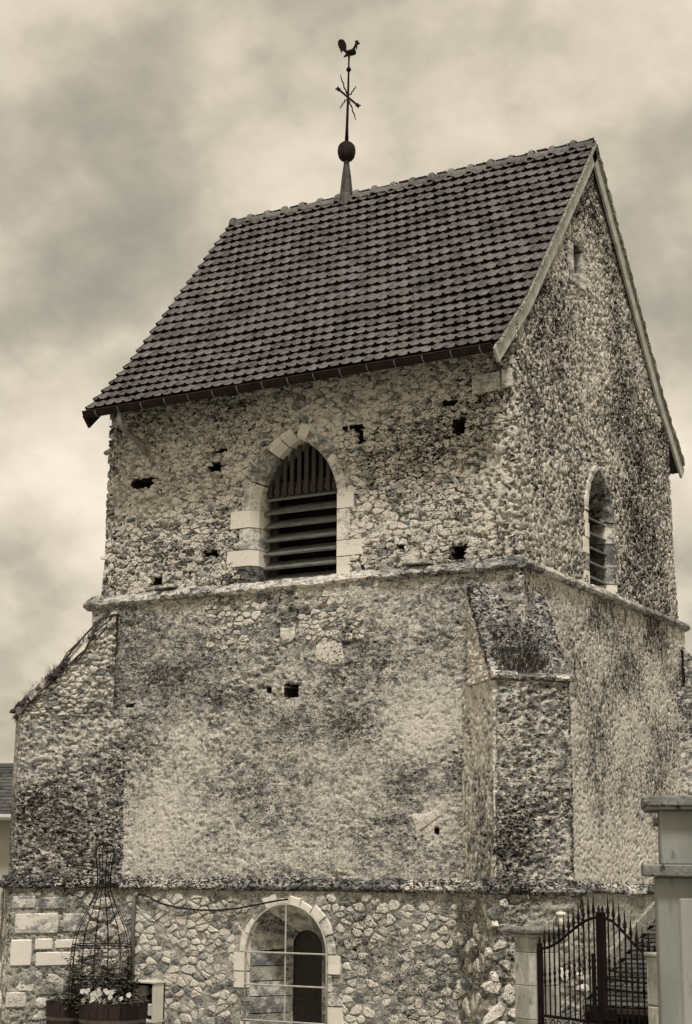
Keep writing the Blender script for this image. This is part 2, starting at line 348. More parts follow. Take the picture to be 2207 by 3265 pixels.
def grid_mesh(name, P, keep, attrs=None):
    """P: (A,B,3) array, keep: (A-1,B-1) bool"""
    A, B = P.shape[:2]; idx = np.arange(A * B).reshape(A, B)
    q = np.stack([idx[:-1, :-1], idx[1:, :-1], idx[1:, 1:], idx[:-1, 1:]], -1)[keep]
    used = np.zeros(A * B, bool); used[q.ravel()] = True; remap = np.cumsum(used) - 1; q = remap[q]
    V = P.reshape(-1, 3)[used]; me = bpy.data.meshes.new(name)
    me.vertices.add(len(V)); me.vertices.foreach_set('co', V.astype(np.float32).ravel())
    me.loops.add(q.size); me.loops.foreach_set('vertex_index', q.astype(np.int32).ravel())
    me.polygons.add(len(q)); me.polygons.foreach_set('loop_start', np.arange(0, q.size, 4, dtype=np.int32))
    try: me.polygons.foreach_set('loop_total', np.full(len(q), 4, np.int32))
    except Exception: pass
    me.update(calc_edges=True)
    for k, a in (attrs or {}).items():
        at = me.attributes.new(k, 'FLOAT', 'POINT'); at.data.foreach_set('value', a.reshape(-1)[used].astype(np.float32))
    me.validate(); me.shade_smooth(); return me
def path_rect(corners, res, rc=0.05):
    """closed polygon, counter-clockwise; returns positions, normals, running length and side index"""
    P = []; Nn = []; S = []; side = []; n = len(corners); s = 0.0
    for i in range(n):
        a = np.array(corners[i]); b = np.array(corners[(i + 1) % n]); L = np.linalg.norm(b - a); d = (b - a) / L; nn = np.array([d[1], -d[0]])
        k = max(2, int(L / res[i])); ts = np.linspace(rc, L - rc, k)
        for t in ts: P.append(a + d * t); Nn.append(nn); S.append(s + t); side.append(i)
        c2 = np.array(corners[(i + 2) % n]); d2 = (c2 - b) / np.linalg.norm(c2 - b); n2 = np.array([d2[1], -d2[0]])
        for w in (0.33, 0.67):
            nb = nn * (1 - w) + n2 * w; nb /= np.linalg.norm(nb); P.append(b - nn * rc - n2 * rc + nb * rc); Nn.append(nb); S.append(s + L - rc + 2 * rc * w); side.append(i)
        s += L
    P.append(P[0]); Nn.append(Nn[0]); S.append(s + rc); side.append(n - 1)
    return np.array(P), np.array(Nn), np.array(S), np.array(side)
def wall_strip(corners, res, zs, disp, keepf=None, rc=0.05, name='wall'):
    P, Nn, S, side = path_rect(corners, res, rc); A, B = len(P), len(zs)
    G = np.zeros((A, B, 3)); G[:, :, 0] = P[:, None, 0]; G[:, :, 1] = P[:, None, 1]; G[:, :, 2] = zs[None, :]
    NN = np.zeros((A, B, 3)); NN[:, :, :2] = Nn[:, None, :]
    sd = np.repeat(side[:, None], B, 1); SS = np.repeat(S[:, None], B, 1)
    h, att = disp(G.reshape(-1, 3), SS.ravel(), sd.ravel()); G2 = G + NN * h.reshape(A, B, 1)
    keep = np.ones((A - 1, B - 1), bool)
    if keepf is not None:
        cc = 0.25 * (G[:-1, :-1] + G[1:, :-1] + G[1:, 1:] + G[:-1, 1:]); keep = keepf(cc, sd[:-1, :-1])
    return grid_mesh(name, G2, keep, {k: v.reshape(A, B) for k, v in att.items()})
def rough_disp(P, S, cell, amp, seed, asp=1.5, stone=0.02, pits=0.03, macro=0.03, thr=0.62, psc=14):
    """rubble relief: cells with recessed joints, undulation, fine grain and pits"""
    wob = (fbm(P, 6, 2, seed + 5) - 0.5) * 1.2
    f1, f2, rd = worley(S / cell + wob, P[:, 2] / cell * asp + wob[::-1] * 0 + (fbm(P, 5, 2, seed + 9) - 0.5) * 1.2, seed)
    e = f2 - f1; body = sstep(0.04, 0.32, e)
    h = stone * body * (0.35 + 0.9 * rd) + (fbm(P, 22, 3, seed + 1) - 0.5) * amp + (fbm(P, 1.3, 3, seed + 2) - 0.5) * macro
    f = fbm(P * np.array([1, 1, 1.5]), psc, 3, seed + 3); h = h - pits * sstep(thr, thr + 0.05, f)
    return h, dict(rnd=rd, mort=1 - sstep(0.05, 0.22, e))
# ------------------------------------------------------------------ dimensions
XL, YB = -6.3, 5.74                     # upper stage: x from XL to 0, y from 0 to YB
Z_STR = 5.54; Z_LOW = 1.70; Z_G = -0.12
MIDR = ((-6.38, -0.10), (0.06, -0.10), (0.06, 5.82), (-6.38, 5.82))
PLIR = ((-6.44, -0.16), (0.12, -0.16), (0.12, 5.88), (-6.44, 5.88))
EAVE = (-0.56, 8.06); KINK = (0.33, 8.93); RIDGE = (2.87, 12.02)
def roof_z(y):
    y = np.where(y > RIDGE[0], 2 * RIDGE[0] - y, y)
    return np.where(y < KINK[0], EAVE[1] + (y - EAVE[0]) * (KINK[1] - EAVE[1]) / (KINK[0] - EAVE[0]),
                    KINK[1] + (y - KINK[0]) * (RIDGE[1] - KINK[1]) / (RIDGE[0] - KINK[0]))
# openings: (centre, half width, sill, spring, rise)
BELF = (-3.17, 0.61, 5.50, 6.54, 0.90)
LANC = (2.66, 0.42, 5.50, 6.56, 0.62)
LOWW = (-3.10, 0.555, -0.3, 0.95, 0.555)
SLIT = (2.22, 0.17, 9.86, 10.25)
def lean(z): return 0.07 * np.clip((z - 5.6) / 2.4, 0, 1) + 0.012 * np.clip(z - 8.0, 0, 4)
def in_pointed(u, z, w, grow=0.0):
    c, a, z0, zs_, rs = w; a = a + grow; rs = rs + grow; R = (a * a + rs * rs) / (2 * a); du = np.abs(u - c)
    return np.where(z < zs_, (du < a) & (z > z0), ((du + R - a) ** 2 + (z - zs_) ** 2 < R * R))
HOLES_F = [(-2.21, 7.33, .042, .07), (-0.82, 7.28, .06, .07), (-4.44, 7.19, .07, .05), (-5.66, 7.11, .14, .045), (-5.33, 5.68, .06, .07),
           (-0.82, 5.70, .07, .06), (-0.95, 7.60, .09, .015), (-4.35, 7.42, .10, .012), (-2.30, 7.47, .12, .012), (-1.62, 5.83, .035, .02), (-4.47, 6.02, .08, .02)]
HOLES_M = [(-3.13, 4.12, .075, .06), (-3.46, 4.15, .025, .03), (-1.10, 2.39, .02, .035), (-5.65, 4.05, .05, .015)]
def holes(h, u, z, P, lst, depth=0.45):
    wb = (fbm(P, 16, 2, 77) - 0.5) * 0.05
    for (a, b, hw, hh) in lst:
        d = np.maximum(np.abs(u - a) - hw * 1.25, np.abs(z - b) - hh * 1.25) + wb; h = np.where(d < 0, -depth, h)
    return h

# ------------------------------------------------------------------ ground
g = MB(); B_ = 900.0
xs = [-B_, 0.55, 9.0, B_]; ys = [-B_, -1.0, 14.0, B_]
for i in range(3):
    for j in range(3):
        low = (i == 1 and j == 1); z = -2.2 if low else Z_G
        g.add([(xs[i], ys[j], z), (xs[i + 1], ys[j], z), (xs[i + 1], ys[j + 1], z), (xs[i], ys[j + 1], z)], [(0, 1, 2, 3)])
for (a, b) in (((xs[1], ys[1]), (xs[2], ys[1])), ((xs[2], ys[1]), (xs[2], ys[2])), ((xs[2], ys[2]), (xs[1], ys[2])), ((xs[1], ys[2]), (xs[1], ys[1]))):
    g.add([(*a, -2.2), (*b, -2.2), (*b, Z_G), (*a, Z_G)], [(0, 1, 2, 3)])
tag(g.build('ground', 'gravel'), 'pale gravel ground around the church tower', 'ground', kind='structure')

# ------------------------------------------------------------------ church tower: walls
T = empty('church_tower', (-3.15, 2.87, 0), 'old rubble stone church tower with steep tiled saddleback roof', 'church tower')
def disp_upper(P, S, side):
    h1, a1 = rough_disp(P, S, 0.095, 0.024, 11, 1.8, 0.010, 0.060, 0.05, 0.565, 20)
    h2, a2 = rough_disp(P, S, 0.085, 0.020, 31, 0.8, 0.005, 0.055, 0.04, 0.56, 21)
    right = (side == 1) | (side == 3)
    # the right wall's roughcast laps a little round the corner
    lap = right | ((side == 0) & (P[:, 0] > -0.30 + 0.5 * (fbm(P, 1.1, 2, 5) - 0.5))) | ((side == 0) & (P[:, 0] < -6.05 + 0.4 * (fbm(P, 1.3, 2, 6) - 0.5)))
    h = np.where(lap, h2, h1); h = np.where(side == 0, holes(h, P[:, 0], P[:, 2], P, HOLES_F), h); h = np.where(right, h - lean(P[:, 2]), h)
    return h, dict(rnd=np.where(lap, a2['rnd'], a1['rnd']), mort=np.where(lap, a2['mort'], a1['mort']))
def keep_upper(c, sd):
    x, y, z = c[..., 0], c[..., 1], c[..., 2]
    k = z < roof_z(y) - 0.10
    k &= ~((sd == 0) & in_pointed(x, z, BELF, 0.085)); k &= ~((sd == 1) & in_pointed(y, z, LANC, 0.075))
    k &= ~((sd == 1) & (np.abs(y - SLIT[0]) < SLIT[1]) & (z > SLIT[2]) & (z < SLIT[3]))
    return k
wall = link('upper_wall', wall_strip(((XL, 0), (0, 0), (0, YB), (XL, YB)), (0.0165, 0.0165, 0.08, 0.08), np.arange(5.40, 12.0, 0.0165), disp_upper, keep_upper), None, T)
wall.data.materials.append(M['upper']); wall.data.materials.append(M['flint'])
cen = np.empty(len(wall.data.polygons) * 3, np.float32); wall.data.polygons.foreach_get('center', cen); cen = cen.reshape(-1, 3).astype(float)
lapn = fbm(cen, 1.6, 3, 5)
mi = ((cen[:, 0] > -0.28 + 0.55 * (lapn - 0.5)) | (cen[:, 0] < -6.05 + 0.5 * (lapn - 0.5))).astype(np.int32); mi[(cen[:, 1] > 0.10) & (cen[:, 1] < 0.6) & (cen[:, 0] > -6.2) & (cen[:, 0] < -0.13) & (cen[:, 2] < 8.3)] = 2; wall.data.materials.append(M['dark']); wall.data.polygons.foreach_set('material_index', mi)  # deep hole faces get the near-black, so their shade is painted in
tag(wall, 'upper belfry stage of coarse rubble and mortar')
def disp_mid(P, S, side):
    h1, a1 = rough_disp(P, S, 0.055, 0.012, 51, 1.4, 0.003, 0.020, 0.05, 0.61, 26)
    h2, a2 = rough_disp(P, S, 0.075, 0.018, 61, 0.9, 0.003, 0.022, 0.04, 0.59, 24)
    h3, a3 = rough_disp(P, S, 0.11, 0.020, 71, 1.6, 0.014, 0.035, 0.05, 0.60, 18)
    ex = (side == 0) & (fbm(P, 1.7, 3, 8) + 0.35 * np.exp(-((P[:, 0] + 3.2) ** 2) / 0.5 - ((P[:, 2] - 5.15) ** 2) / 0.08) > 0.66)
    right = (side == 1) | (side == 3)
    h = np.where(right, h2, np.where(ex, h3, h1)); h = np.where(side == 0, holes(h, P[:, 0], P[:, 2], P, HOLES_M), h)
    at = {k: np.where(right, a2[k], np.where(ex, a3[k], a1[k])) for k in a1}
    q = fbm(P * np.array([1, 1, 1.5]), 0.9, 5, 91, 0.62)                    # worn pale patches and grey weathered ones
    for (x, z, sx, sz, w) in ((-5.0, 2.55, .45, .40, .34), (-4.5, 3.2, .5, .5, .16), (-1.1, 2.45, .25, .35, .34), (-1.2, 3.7, .4, .4, .18), (-3.9, 2.15, .8, .2, .18), (-2.4, 2.9, .8, .7, -.16), (-3.6, 3.9, .9, .5, -.08), (-1.9, 2.2, .5, .3, -.10)):
        q = q + w * np.exp(-((P[:, 0] - x) / sx) ** 2 - ((P[:, 2] - z) / sz) ** 2) * (side == 0) * (0.5 + fbm(P, 3.0, 3, 92))
    q = q + np.where(right, 0.16 * np.clip((4.2 - P[:, 2]) / 2.5, -.3, 1), 0.0)
    at['pale'] = 0.53 + (q - 0.52) * 0.62; return h, at
mid = link('middle_wall', wall_strip(MIDR, (0.0165, 0.0175, 0.1, 0.1), np.arange(1.60, 5.52, 0.0165), disp_mid), None, T)
mid.data.materials.append(M['rough']); mid.data.materials.append(M['flint_low'])
cen = np.empty(len(mid.data.polygons) * 3, np.float32); mid.data.polygons.foreach_get('center', cen); cen = cen.reshape(-1, 3)
mi = (cen[:, 0] > 0.0).astype(np.int32); mi[(cen[:, 1] > 0.02) & (cen[:, 1] < 0.5) & (cen[:, 0] > -6.3) & (cen[:, 0] < -0.02)] = 2; mid.data.materials.append(M['dark']); mid.data.polygons.foreach_set('material_index', mi)  # same painted shade inside the middle stage holes
tag(mid, 'middle stage with worn roughcast render')
def disp_pl(P, S, side):
    h, a = rough_disp(P, S, 0.05, 0.020, 81, 1.2, 0.008, 0.015, 0.04, 0.62, 16); return h, a
def keep_pl(c, sd):
    x, y, z = c[..., 0], c[..., 1], c[..., 2]; return ~((sd == 0) & in_pointed(x, z, LOWW, 0.02))
pl = link('plinth', wall_strip(PLIR, (0.02, 0.025, 0.2, 0.2), np.concatenate([[-2.3, -1.2], np.arange(-0.2, 1.69, 0.02)]), disp_pl, keep_pl), 'plinth', T)
tag(pl, 'plinth of pale rubble stones set in wide mortar')
# tower floors keep the inside dark
for lo, hi in (((XL + 0.4, 0.45, 5.20), (-0.4, YB - 0.45, 5.30)), ((XL + 0.4, 0.45, 8.2), (-0.4, YB - 0.45, 8.3))): MB().box(lo, hi).build('inner_floor', 'dark', T)

# ------------------------------------------------------------------ buttresses
s2 = sqrt(0.5)
def rough_panel(p00, p10, p11, p01, nrm, res, seed, cell=0.07, amp=0.018, stone=0.006, pits=0.032, edge=0.0):
    a, b, c, d = [np.array(p, float) for p in (p00, p10, p11, p01)]
    A = max(3, int(max(np.linalg.norm(b - a), np.linalg.norm(c - d)) / res)); B = max(3, int(max(np.linalg.norm(d - a), np.linalg.norm(c - b)) / res))
    u = np.linspace(0, 1, A)[:, None, None]; v = np.linspace(0, 1, B)[None, :, None]
    G = (a * (1 - u) + b * u) * (1 - v) + (d * (1 - u) + c * u) * v; L = np.linalg.norm(b - a)
    S = np.repeat((u[:, :, 0] * L), B, 1).ravel() + seed * 3.1
    P = G.reshape(-1, 3); h, at = rough_disp(P, S, cell, amp, seed, 1.4, stone, pits, 0.05, 0.575, 23)
    uu = np.minimum(u, 1 - u)[:, :, 0] * L; h = h.reshape(A, B) - 0.03 * (1 - sstep(0, 0.06, np.repeat(uu, B, 1)))
    return G + np.array(nrm)[None, None, :] * h[:, :, None], {k: x.reshape(A, B) for k, x in at.items()}
def join_grids(name, grids):
    vs = []; fs = []; at = {'rnd': [], 'mort': []}; k = 0
    for G, a in grids:
        A, B = G.shape[:2]; idx = np.arange(A * B).reshape(A, B) + k
        fs.append(np.stack([idx[:-1, :-1], idx[1:, :-1], idx[1:, 1:], idx[:-1, 1:]], -1).reshape(-1, 4)); vs.append(G.reshape(-1, 3)); k += A * B
        for q in at: at[q].append(a[q].ravel())
    V = np.concatenate(vs); Q = np.concatenate(fs); me = bpy.data.meshes.new(name)
    me.vertices.add(len(V)); me.vertices.foreach_set('co', V.astype(np.float32).ravel()); me.loops.add(Q.size); me.loops.foreach_set('vertex_index', Q.astype(np.int32).ravel())
    me.polygons.add(len(Q)); me.polygons.foreach_set('loop_start', np.arange(0, Q.size, 4, dtype=np.int32)); me.update(calc_edges=True)
    for q in at:
        x = me.attributes.new(q, 'FLOAT', 'POINT'); x.data.foreach_set('value', np.concatenate(at[q]).astype(np.float32))
    me.validate(); me.shade_smooth(); return me
def buttress(c, n, w, t1, t2, L, z_end, z_top, z0, grow, seed, res, label, mat='butt'):
    """diagonal buttress: c wall corner, n outward diagonal, w across; sloped weathering from z_end at the nose up to z_top at the wall"""
    c = np.array(c); n = np.array(n); w = np.array(w)
    def P(a, b, z): q = c + w * a + n * b; return (q[0], q[1], z)
    t1 += grow; t2 += grow; L += grow; bk = -0.9
    nl = tuple(-w) + (0,); nr = tuple(w) + (0,); nf = tuple(n) + (0,)
    zb = z_top if z_top else z_end
    G = []
    zk = z_end
    G.append(rough_panel(P(-t1, bk, z0), P(-t1, L, z0), P(-t1, L, zk), P(-t1, bk, zk), nl, res, seed))
    G.append(rough_panel(P(-t1, L, z0), P(t2, L, z0), P(t2, L, zk), P(-t1, L, zk), nf, res, seed + 1))
    G.append(rough_panel(P(t2, L, z0), P(t2, bk, z0), P(t2, bk, zk), P(t2, L, zk), nr, res, seed + 2))
    if z_top:
        d0 = -t1 * 0.6; dn = np.array([n[0] * (z_top - z_end), n[1] * (z_top - z_end), (L - d0)]); dn = dn / np.linalg.norm(dn)
        G.append(rough_panel(P(-t1, L, zk), P(t2, L, zk), P(t2, d0, z_top), P(-t1, d0, z_top), tuple(dn), res, seed + 3, 0.11, 0.03, 0.035, 0.03))
        G.append(rough_panel(P(-t1, d0, zk), P(-t1, L, zk), P(-t1, L, zk + 0.001), P(-t1, d0, z_top), nl, res, seed + 4, 0.10, 0.03, 0.03, 0.03))
        G.append(rough_panel(P(t2, L, zk), P(t2, d0, zk), P(t2, d0, z_top), P(t2, L, zk + 0.001), nr, res, seed + 5))
    o = link('buttress', join_grids('buttress', G), mat, T); tag(o, label); return o, P
BT = {}
cN = (0.06, -0.10); nN = (s2, -s2); wN = (s2, s2)
cL = (-6.38, -0.10); nL = (-s2, -s2); wL = (-s2, s2)          # across direction chosen so that -w faces the camera side
cB = (0.06, 5.82); nB = (s2, s2); wB = (-s2, s2)
bN, PN = buttress(cN, nN, wN, 0.58, 0.36, 0.50, 4.04, 5.27, 1.62, 0, 100, 0.0175, 'near corner diagonal buttress with grassy weathered slope')
bN.data.materials.append(M['pale']); cen = np.empty(len(bN.data.polygons) * 3, np.float32); bN.data.polygons.foreach_get('center', cen); cen = cen.reshape(-1, 3).astype(float)
aw = (cen[:, 0] - cN[0]) * wN[0] + (cen[:, 1] - cN[1]) * wN[1]; an = (cen[:, 0] - cN[0]) * nN[0] + (cen[:, 1] - cN[1]) * nN[1]
mi = ((aw < -0.54 + 0.14 * (fbm(cen, 4, 2, 3) - .5)) & (an < 0.49)).astype(np.int32); zz_ = 5.27 - (an + .35) * 1.447
mi[(cen[:, 2] > 4.03) & (np.abs(cen[:, 2] - zz_) < .10)] = 2; bN.data.materials.append(M['moss_course']); bN.data.polygons.foreach_set('material_index', mi)
bL, PL = buttress(cL, nL, wL, 0.50, 0.50, 0.90, 3.90, 5.20, 1.62, 0, 120, 0.0175, 'left corner diagonal buttress with long weedy slope')
bB, PB = buttress(cB, nB, wB, 0.32, 0.50, 0.40, 4.55, 5.1, 1.62, 0, 140, 0.03, 'rear right corner buttress')
pN, PNp = buttress(cN, nN, wN, 0.58, 0.36, 0.50, 1.69, None, -2.3, 0.06, 160, 0.02, 'near corner buttress plinth', 'plinth')
pL, PLp = buttress(cL, nL, wL, 0.50, 0.50, 0.90, 1.69, None, -0.3, 0.06, 170, 0.02, 'left corner buttress plinth', 'plinth')
pB, PBp = buttress(cB, nB, wB, 0.32, 0.5, 0.40, 1.69, None, -2.3, 0.06, 180, 0.06, 'rear right buttress plinth', 'plinth')
# ------------------------------------------------------------------ string courses, block by block
def course_run(parent, A, B, n, prof, lens, mat, name, jit=0.006, step=0.08, drop=0.0):
    A = Vector((*A, 0)); Bv = Vector((*B, 0)); d = Bv - A; L = d.length; d.normalize(); n = Vector((*n, 0)); t = 0.0
    while t < L - 0.02:
        l = min(random.uniform(*lens), L - t)
        if L - (t + l) < 0.18: l = L - t
        k = max(2, int(l / step)); gap = 0.008; oz = random.uniform(-jit, jit) * 1.5; od = random.uniform(-jit, jit) * 1.5
        vs = []; fs = []; m_ = len(prof)
        for i in range(k + 1):
            s_ = t + gap + (l - 2 * gap) * i / k; end = 0.012 if i in (0, k) else 0.0; zz = -drop * s_ / L
            for j, (a, z) in enumerate(prof):
                inner = a < 0
                vs.append(A + d * (s_ + (0 if end else random.uniform(-jit, jit))) + n * (a + (0 if inner else od + random.uniform(-jit, jit) - end)) + Vector((0, 0, z + zz + oz + (0 if inner else random.uniform(-jit, jit)))))
        for i in range(k):
            for j in range(m_): fs.append((i * m_ + j, i * m_ + (j + 1) % m_, (i + 1) * m_ + (j + 1) % m_, (i + 1) * m_ + j))
        fs.append(tuple(range(m_ - 1, -1, -1))); fs.append(tuple(k * m_ + j for j in range(m_)))
        MB().add(vs, fs).build(name, mat, parent, smooth=False); t += l
sc_ = MB(); sc_.box((XL - 0.02, -0.02, 5.42), (0.02, 0.4, 5.47)); sc_.box((-0.4, 0.0, 5.42), (0.02, YB + 0.02, 5.47)); sc_.box((XL - 0.02, 0, 5.42), (XL + 0.3, YB, 5.47))
scr = sc_.build('string_course', 'course', T); tag(scr, 'upper string course of worn stone blocks')
pf = [(-0.12, 5.585), (0.0, 5.58), (0.085, 5.545), (0.155, 5.50), (0.175, 5.455), (0.150, 5.425), (0.06, 5.405), (-0.12, 5.41)]
course_run(scr, (XL - 0.17, 0), (0.02, 0), (0, -1), pf, (0.35, 0.9), 'course', 'course_stone', 0.013, 0.06)
pr_ = [(-0.12, 5.57), (0.0, 5.565), (0.075, 5.545), (0.125, 5.51), (0.14, 5.47), (0.115, 5.435), (0.05, 5.42), (-0.12, 5.42)]
course_run(scr, (0, -0.15), (0, YB + 0.16), (1, 0), pr_, (0.5, 1.0), 'course', 'course_stone', 0.006, 0.07)
course_run(scr, (XL, YB + 0.16), (XL, -0.15), (-1, 0), pr_, (0.7, 1.2), 'course', 'course_stone', 0.006, 0.3)
lc_ = MB(); lc_.box((MIDR[0][0] - 0.01, -0.11, 1.70), (0.07, 0.5, 1.75)); lc = lc_.build('lower_string_course', 'moss_course', T); tag(lc, 'mossy lower string course above the plinth')
pw = [(-0.12, 1.86), (0.0, 1.84), (0.045, 1.81), (0.09, 1.785), (0.12, 1.755), (0.125, 1.725), (0.10, 1.705), (0.05, 1.69), (-0.12, 1.69)]
def P2(P, a, b): q = P(a, b, 0); return (q[0], q[1])
jw = dict(jit=0.011, step=0.04)
course_run(lc, (-5.66, -0.10), (-0.76, -0.10), (0, -1), pw, (0.55, 0.9), 'moss_course', 'course_stone', **jw)
course_run(lc, P2(PL, -0.50, 1.04), P2(PL, -0.50, -0.5), tuple(-np.array(wL)), pw, (0.4, 0.7), 'moss_course', 'course_stone', **jw)
course_run(lc, P2(PL, 0.6, 0.90), P2(PL, -0.62, 0.90), nL, pw, (0.4, 0.7), 'moss_course', 'course_stone', **jw)
course_run(lc, P2(PN, -0.58, -0.55), P2(PN, -0.58, 0.62), tuple(-np.array(wN)), pw, (0.4, 0.7), 'moss_course', 'course_stone', **jw)
course_run(lc, P2(PN, -0.70, 0.50), P2(PN, 0.48, 0.50), nN, pw, (0.35, 0.6), 'moss_course', 'course_stone', **jw)
course_run(lc, P2(PN, 0.36, 0.62), P2(PN, 0.36, -0.4), wN, pw, (0.4, 0.7), 'moss_course', 'course_stone', **jw)
course_run(lc, (0.06, 0.55), (0.06, 5.4), (1, 0), pw, (0.5, 0.9), 'moss_course', 'course_stone', drop=0.10, **jw)

# ------------------------------------------------------------------ single stones
def clip(poly, nx, ny, d):
    out = []
    for i in range(len(poly)):
        a, b = poly[i], poly[(i + 1) % len(poly)]; da = a[0] * nx + a[1] * ny - d; db = b[0] * nx + b[1] * ny - d
        if da <= 0: out.append(a)
        if (da < 0 < db) or (db < 0 < da):
            t = da / (da - db); out.append((a[0] + (b[0] - a[0]) * t, a[1] + (b[1] - a[1]) * t))
    return out
def stone_mesh(poly, fr, hgt, gap, n=9, lump=0.25):
    """a rough stone filling a polygon in the wall plane, proud of it by hgt"""
    O, U, V, Nn = fr; cu = sum(p[0] for p in poly) / len(poly); cv = sum(p[1] for p in poly) / len(poly)
    for _ in range(1):
        q = []
        for i in range(len(poly)):
            a, b = poly[i], poly[(i + 1) % len(poly)]
            q += [(a[0] * .86 + b[0] * .14, a[1] * .86 + b[1] * .14), (a[0] * .14 + b[0] * .86, a[1] * .14 + b[1] * .86)]
        poly = q
    ang = []
    per = [0.0]
    for i in range(len(poly)):
        a, b = poly[i], poly[(i + 1) % len(poly)]; per.append(per[-1] + sqrt((a[0] - b[0]) ** 2 + (a[1] - b[1]) ** 2))
    ring = []
    for k in range(n):
        t = per[-1] * (k + random.uniform(-.25, .25)) / n % per[-1]; i = max(j for j in range(len(poly)) if per[j] <= t); f = (t - per[i]) / max(1e-6, per[i + 1] - per[i])
        a, b = poly[i], poly[(i + 1) % len(poly)]; ring.append((a[0] + (b[0] - a[0]) * f, a[1] + (b[1] - a[1]) * f))
    vs = []
    tu, tv = random.uniform(-.25, .25), random.uniform(-.25, .25)
    for lev, (sc, d) in enumerate(((1.0, -0.04), (0.97, 0.55), (0.82, 1.0))):
        for (a, b) in ring:
            L = max(1e-6, sqrt((a - cu) ** 2 + (b - cv) ** 2)); k = max(0.3, sc - gap / L)
            j = random.uniform(-lump, lump) if lev else 0
            dd = -0.04 if lev == 0 else hgt * (d + j * .6 + (tu * (a - cu) + tv * (b - cv)) / max(L, .02))
            k2 = k * (1 + (random.uniform(-.1, .1) if lev else 0)); vs.append(O + U * (cu + (a - cu) * k2) + V * (cv + (b - cv) * k2) + Nn * dd)
    vs.append(O + U * cu + V * cv + Nn * hgt * (1 + random.uniform(-.2, .3)))
    fs = []
    for lev in (0, 1):
        for k in range(n): fs.append((lev * n + k, lev * n + (k + 1) % n, (lev + 1) * n + (k + 1) % n, (lev + 1) * n + k))
    for k in range(n): fs.append((2 * n + k, 2 * n + (k + 1) % n, 3 * n))
    area = abs(sum(ring[i][0] * ring[(i + 1) % n][1] - ring[(i + 1) % n][0] * ring[i][1] for i in range(n))) / 2
    c = O + U * cu + V * cv; dist = (c - CAM).length; face = abs(Nn.dot((CAM - c).normalized()))
    return area * face / dist ** 2, vs, fs
def stone_field(fr, u0, u1, v0, v1, cu, cv, mask, hgt, gap, prob=1.0, jit=1.0, drop=0.28):
    """jittered cells clipped to Voronoi polygons; each becomes a stone"""
    nu = int((u1 - u0) / cu) + 1; nv = int((v1 - v0) / cv) + 1; pts = {}
    for i in range(-1, nu + 1):
        for j in range(-1, nv + 1):
            if random.random() < drop: continue
            pts[i, j] = (u0 + (i + .5 + (0.5 if j % 2 else 0) + random.uniform(-jit, jit) * .5) * cu, v0 + (j + .5 + random.uniform(-jit, jit) * .5) * cv)
    out = []; k = cu / cv
    for (i, j), p in pts.items():
        if not (u0 <= p[0] <= u1 and v0 <= p[1] <= v1) or random.random() > prob or not mask(*p): continue
        poly = [(p[0] - cu * 1.1, p[1] - cv * 1.1), (p[0] + cu * 1.1, p[1] - cv * 1.1), (p[0] + cu * 1.1, p[1] + cv * 1.1), (p[0] - cu * 1.1, p[1] + cv * 1.1)]
        for di in (-2, -1, 0, 1, 2):
            for dj in (-2, -1, 0, 1, 2):
                q = pts.get((i + di, j + dj))
                if q is None or q == p: continue
                dx, dy = (q[0] - p[0]), (q[1] - p[1]) * k * k; mx, my = (p[0] + q[0]) / 2, (p[1] + q[1]) / 2
                poly = clip(poly, dx, dy, dx * mx + dy * my)
                if len(poly) < 3: break
            if len(poly) < 3: break
        if len(poly) < 3: continue
        out.append(stone_mesh(poly, fr, hgt * random.uniform(.5, 1.3), gap * random.uniform(.6, 1.6)))
    return out
def place_stones(lst, name, mat, parent, limit=300):
    lst.sort(key=lambda t: -t[0])
    for a, vs, fs in lst[:limit]: MB().add(vs, fs).build(name, mat, parent)
    if len(lst) > limit:
        mb = MB()
        for a, vs, fs in lst[limit:]: mb.add(vs, fs)
        o = mb.build(name + '_rubble', mat, parent); o['kind'] = 'stuff'
def near_hole(u, v, lst, pad=0.05): return any(abs(u - a) < hw + pad and abs(v - b) < hh + pad for a, b, hw, hh in lst)
patch = lambda u, v, s, sd: float(fbm(np.array([[u, 0.3, v]]), s, 3, sd)[0])
def mask_up(u, v):
    if near_hole(u, v, HOLES_F): return False
    if bool(in_pointed(np.array(u), np.array(v), BELF, 0.22)): return False
    if -4.35 < u < -3.7 and (5.76 < v < 6.06 or 6.27 < v < 6.59): return False
    if -2.6 < u < -2.15 and (5.78 < v < 6.03 or 6.40 < v < 6.66): return False
    if u > -0.35 or u < -6.0: return random.random() < 0.25
    return patch(u, v, 0.9, 19) > 0.43
st = stone_field(F_UP, XL + .06, -0.05, 5.64, 8.15, 0.110, 0.060, mask_up, 0.012, 0.005, 0.72)
place_stones(st, 'rubble_stone', 'rubble', wall, 300)
# a few stones showing through the roughcast of the middle stage
F_MD = frame((0, -0.10, 0), (1, 0, 0), (0, -1, 0))
st = stone_field(F_MD, -4.4, -2.1, 4.70, 5.38, 0.10, 0.062, lambda u, v: patch(u, v, 1.2, 23) > 0.45 and not near_hole(u, v, HOLES_M), 0.014, 0.007, 0.8)
st += stone_field(F_MD, -5.6, -0.85, 1.95, 5.3, 0.35, 0.30, lambda u, v: not near_hole(u, v, HOLES_M), 0.014, 0.125, 0.05)
place_stones(st, 'wall_stone', 'rubble', mid, 200)
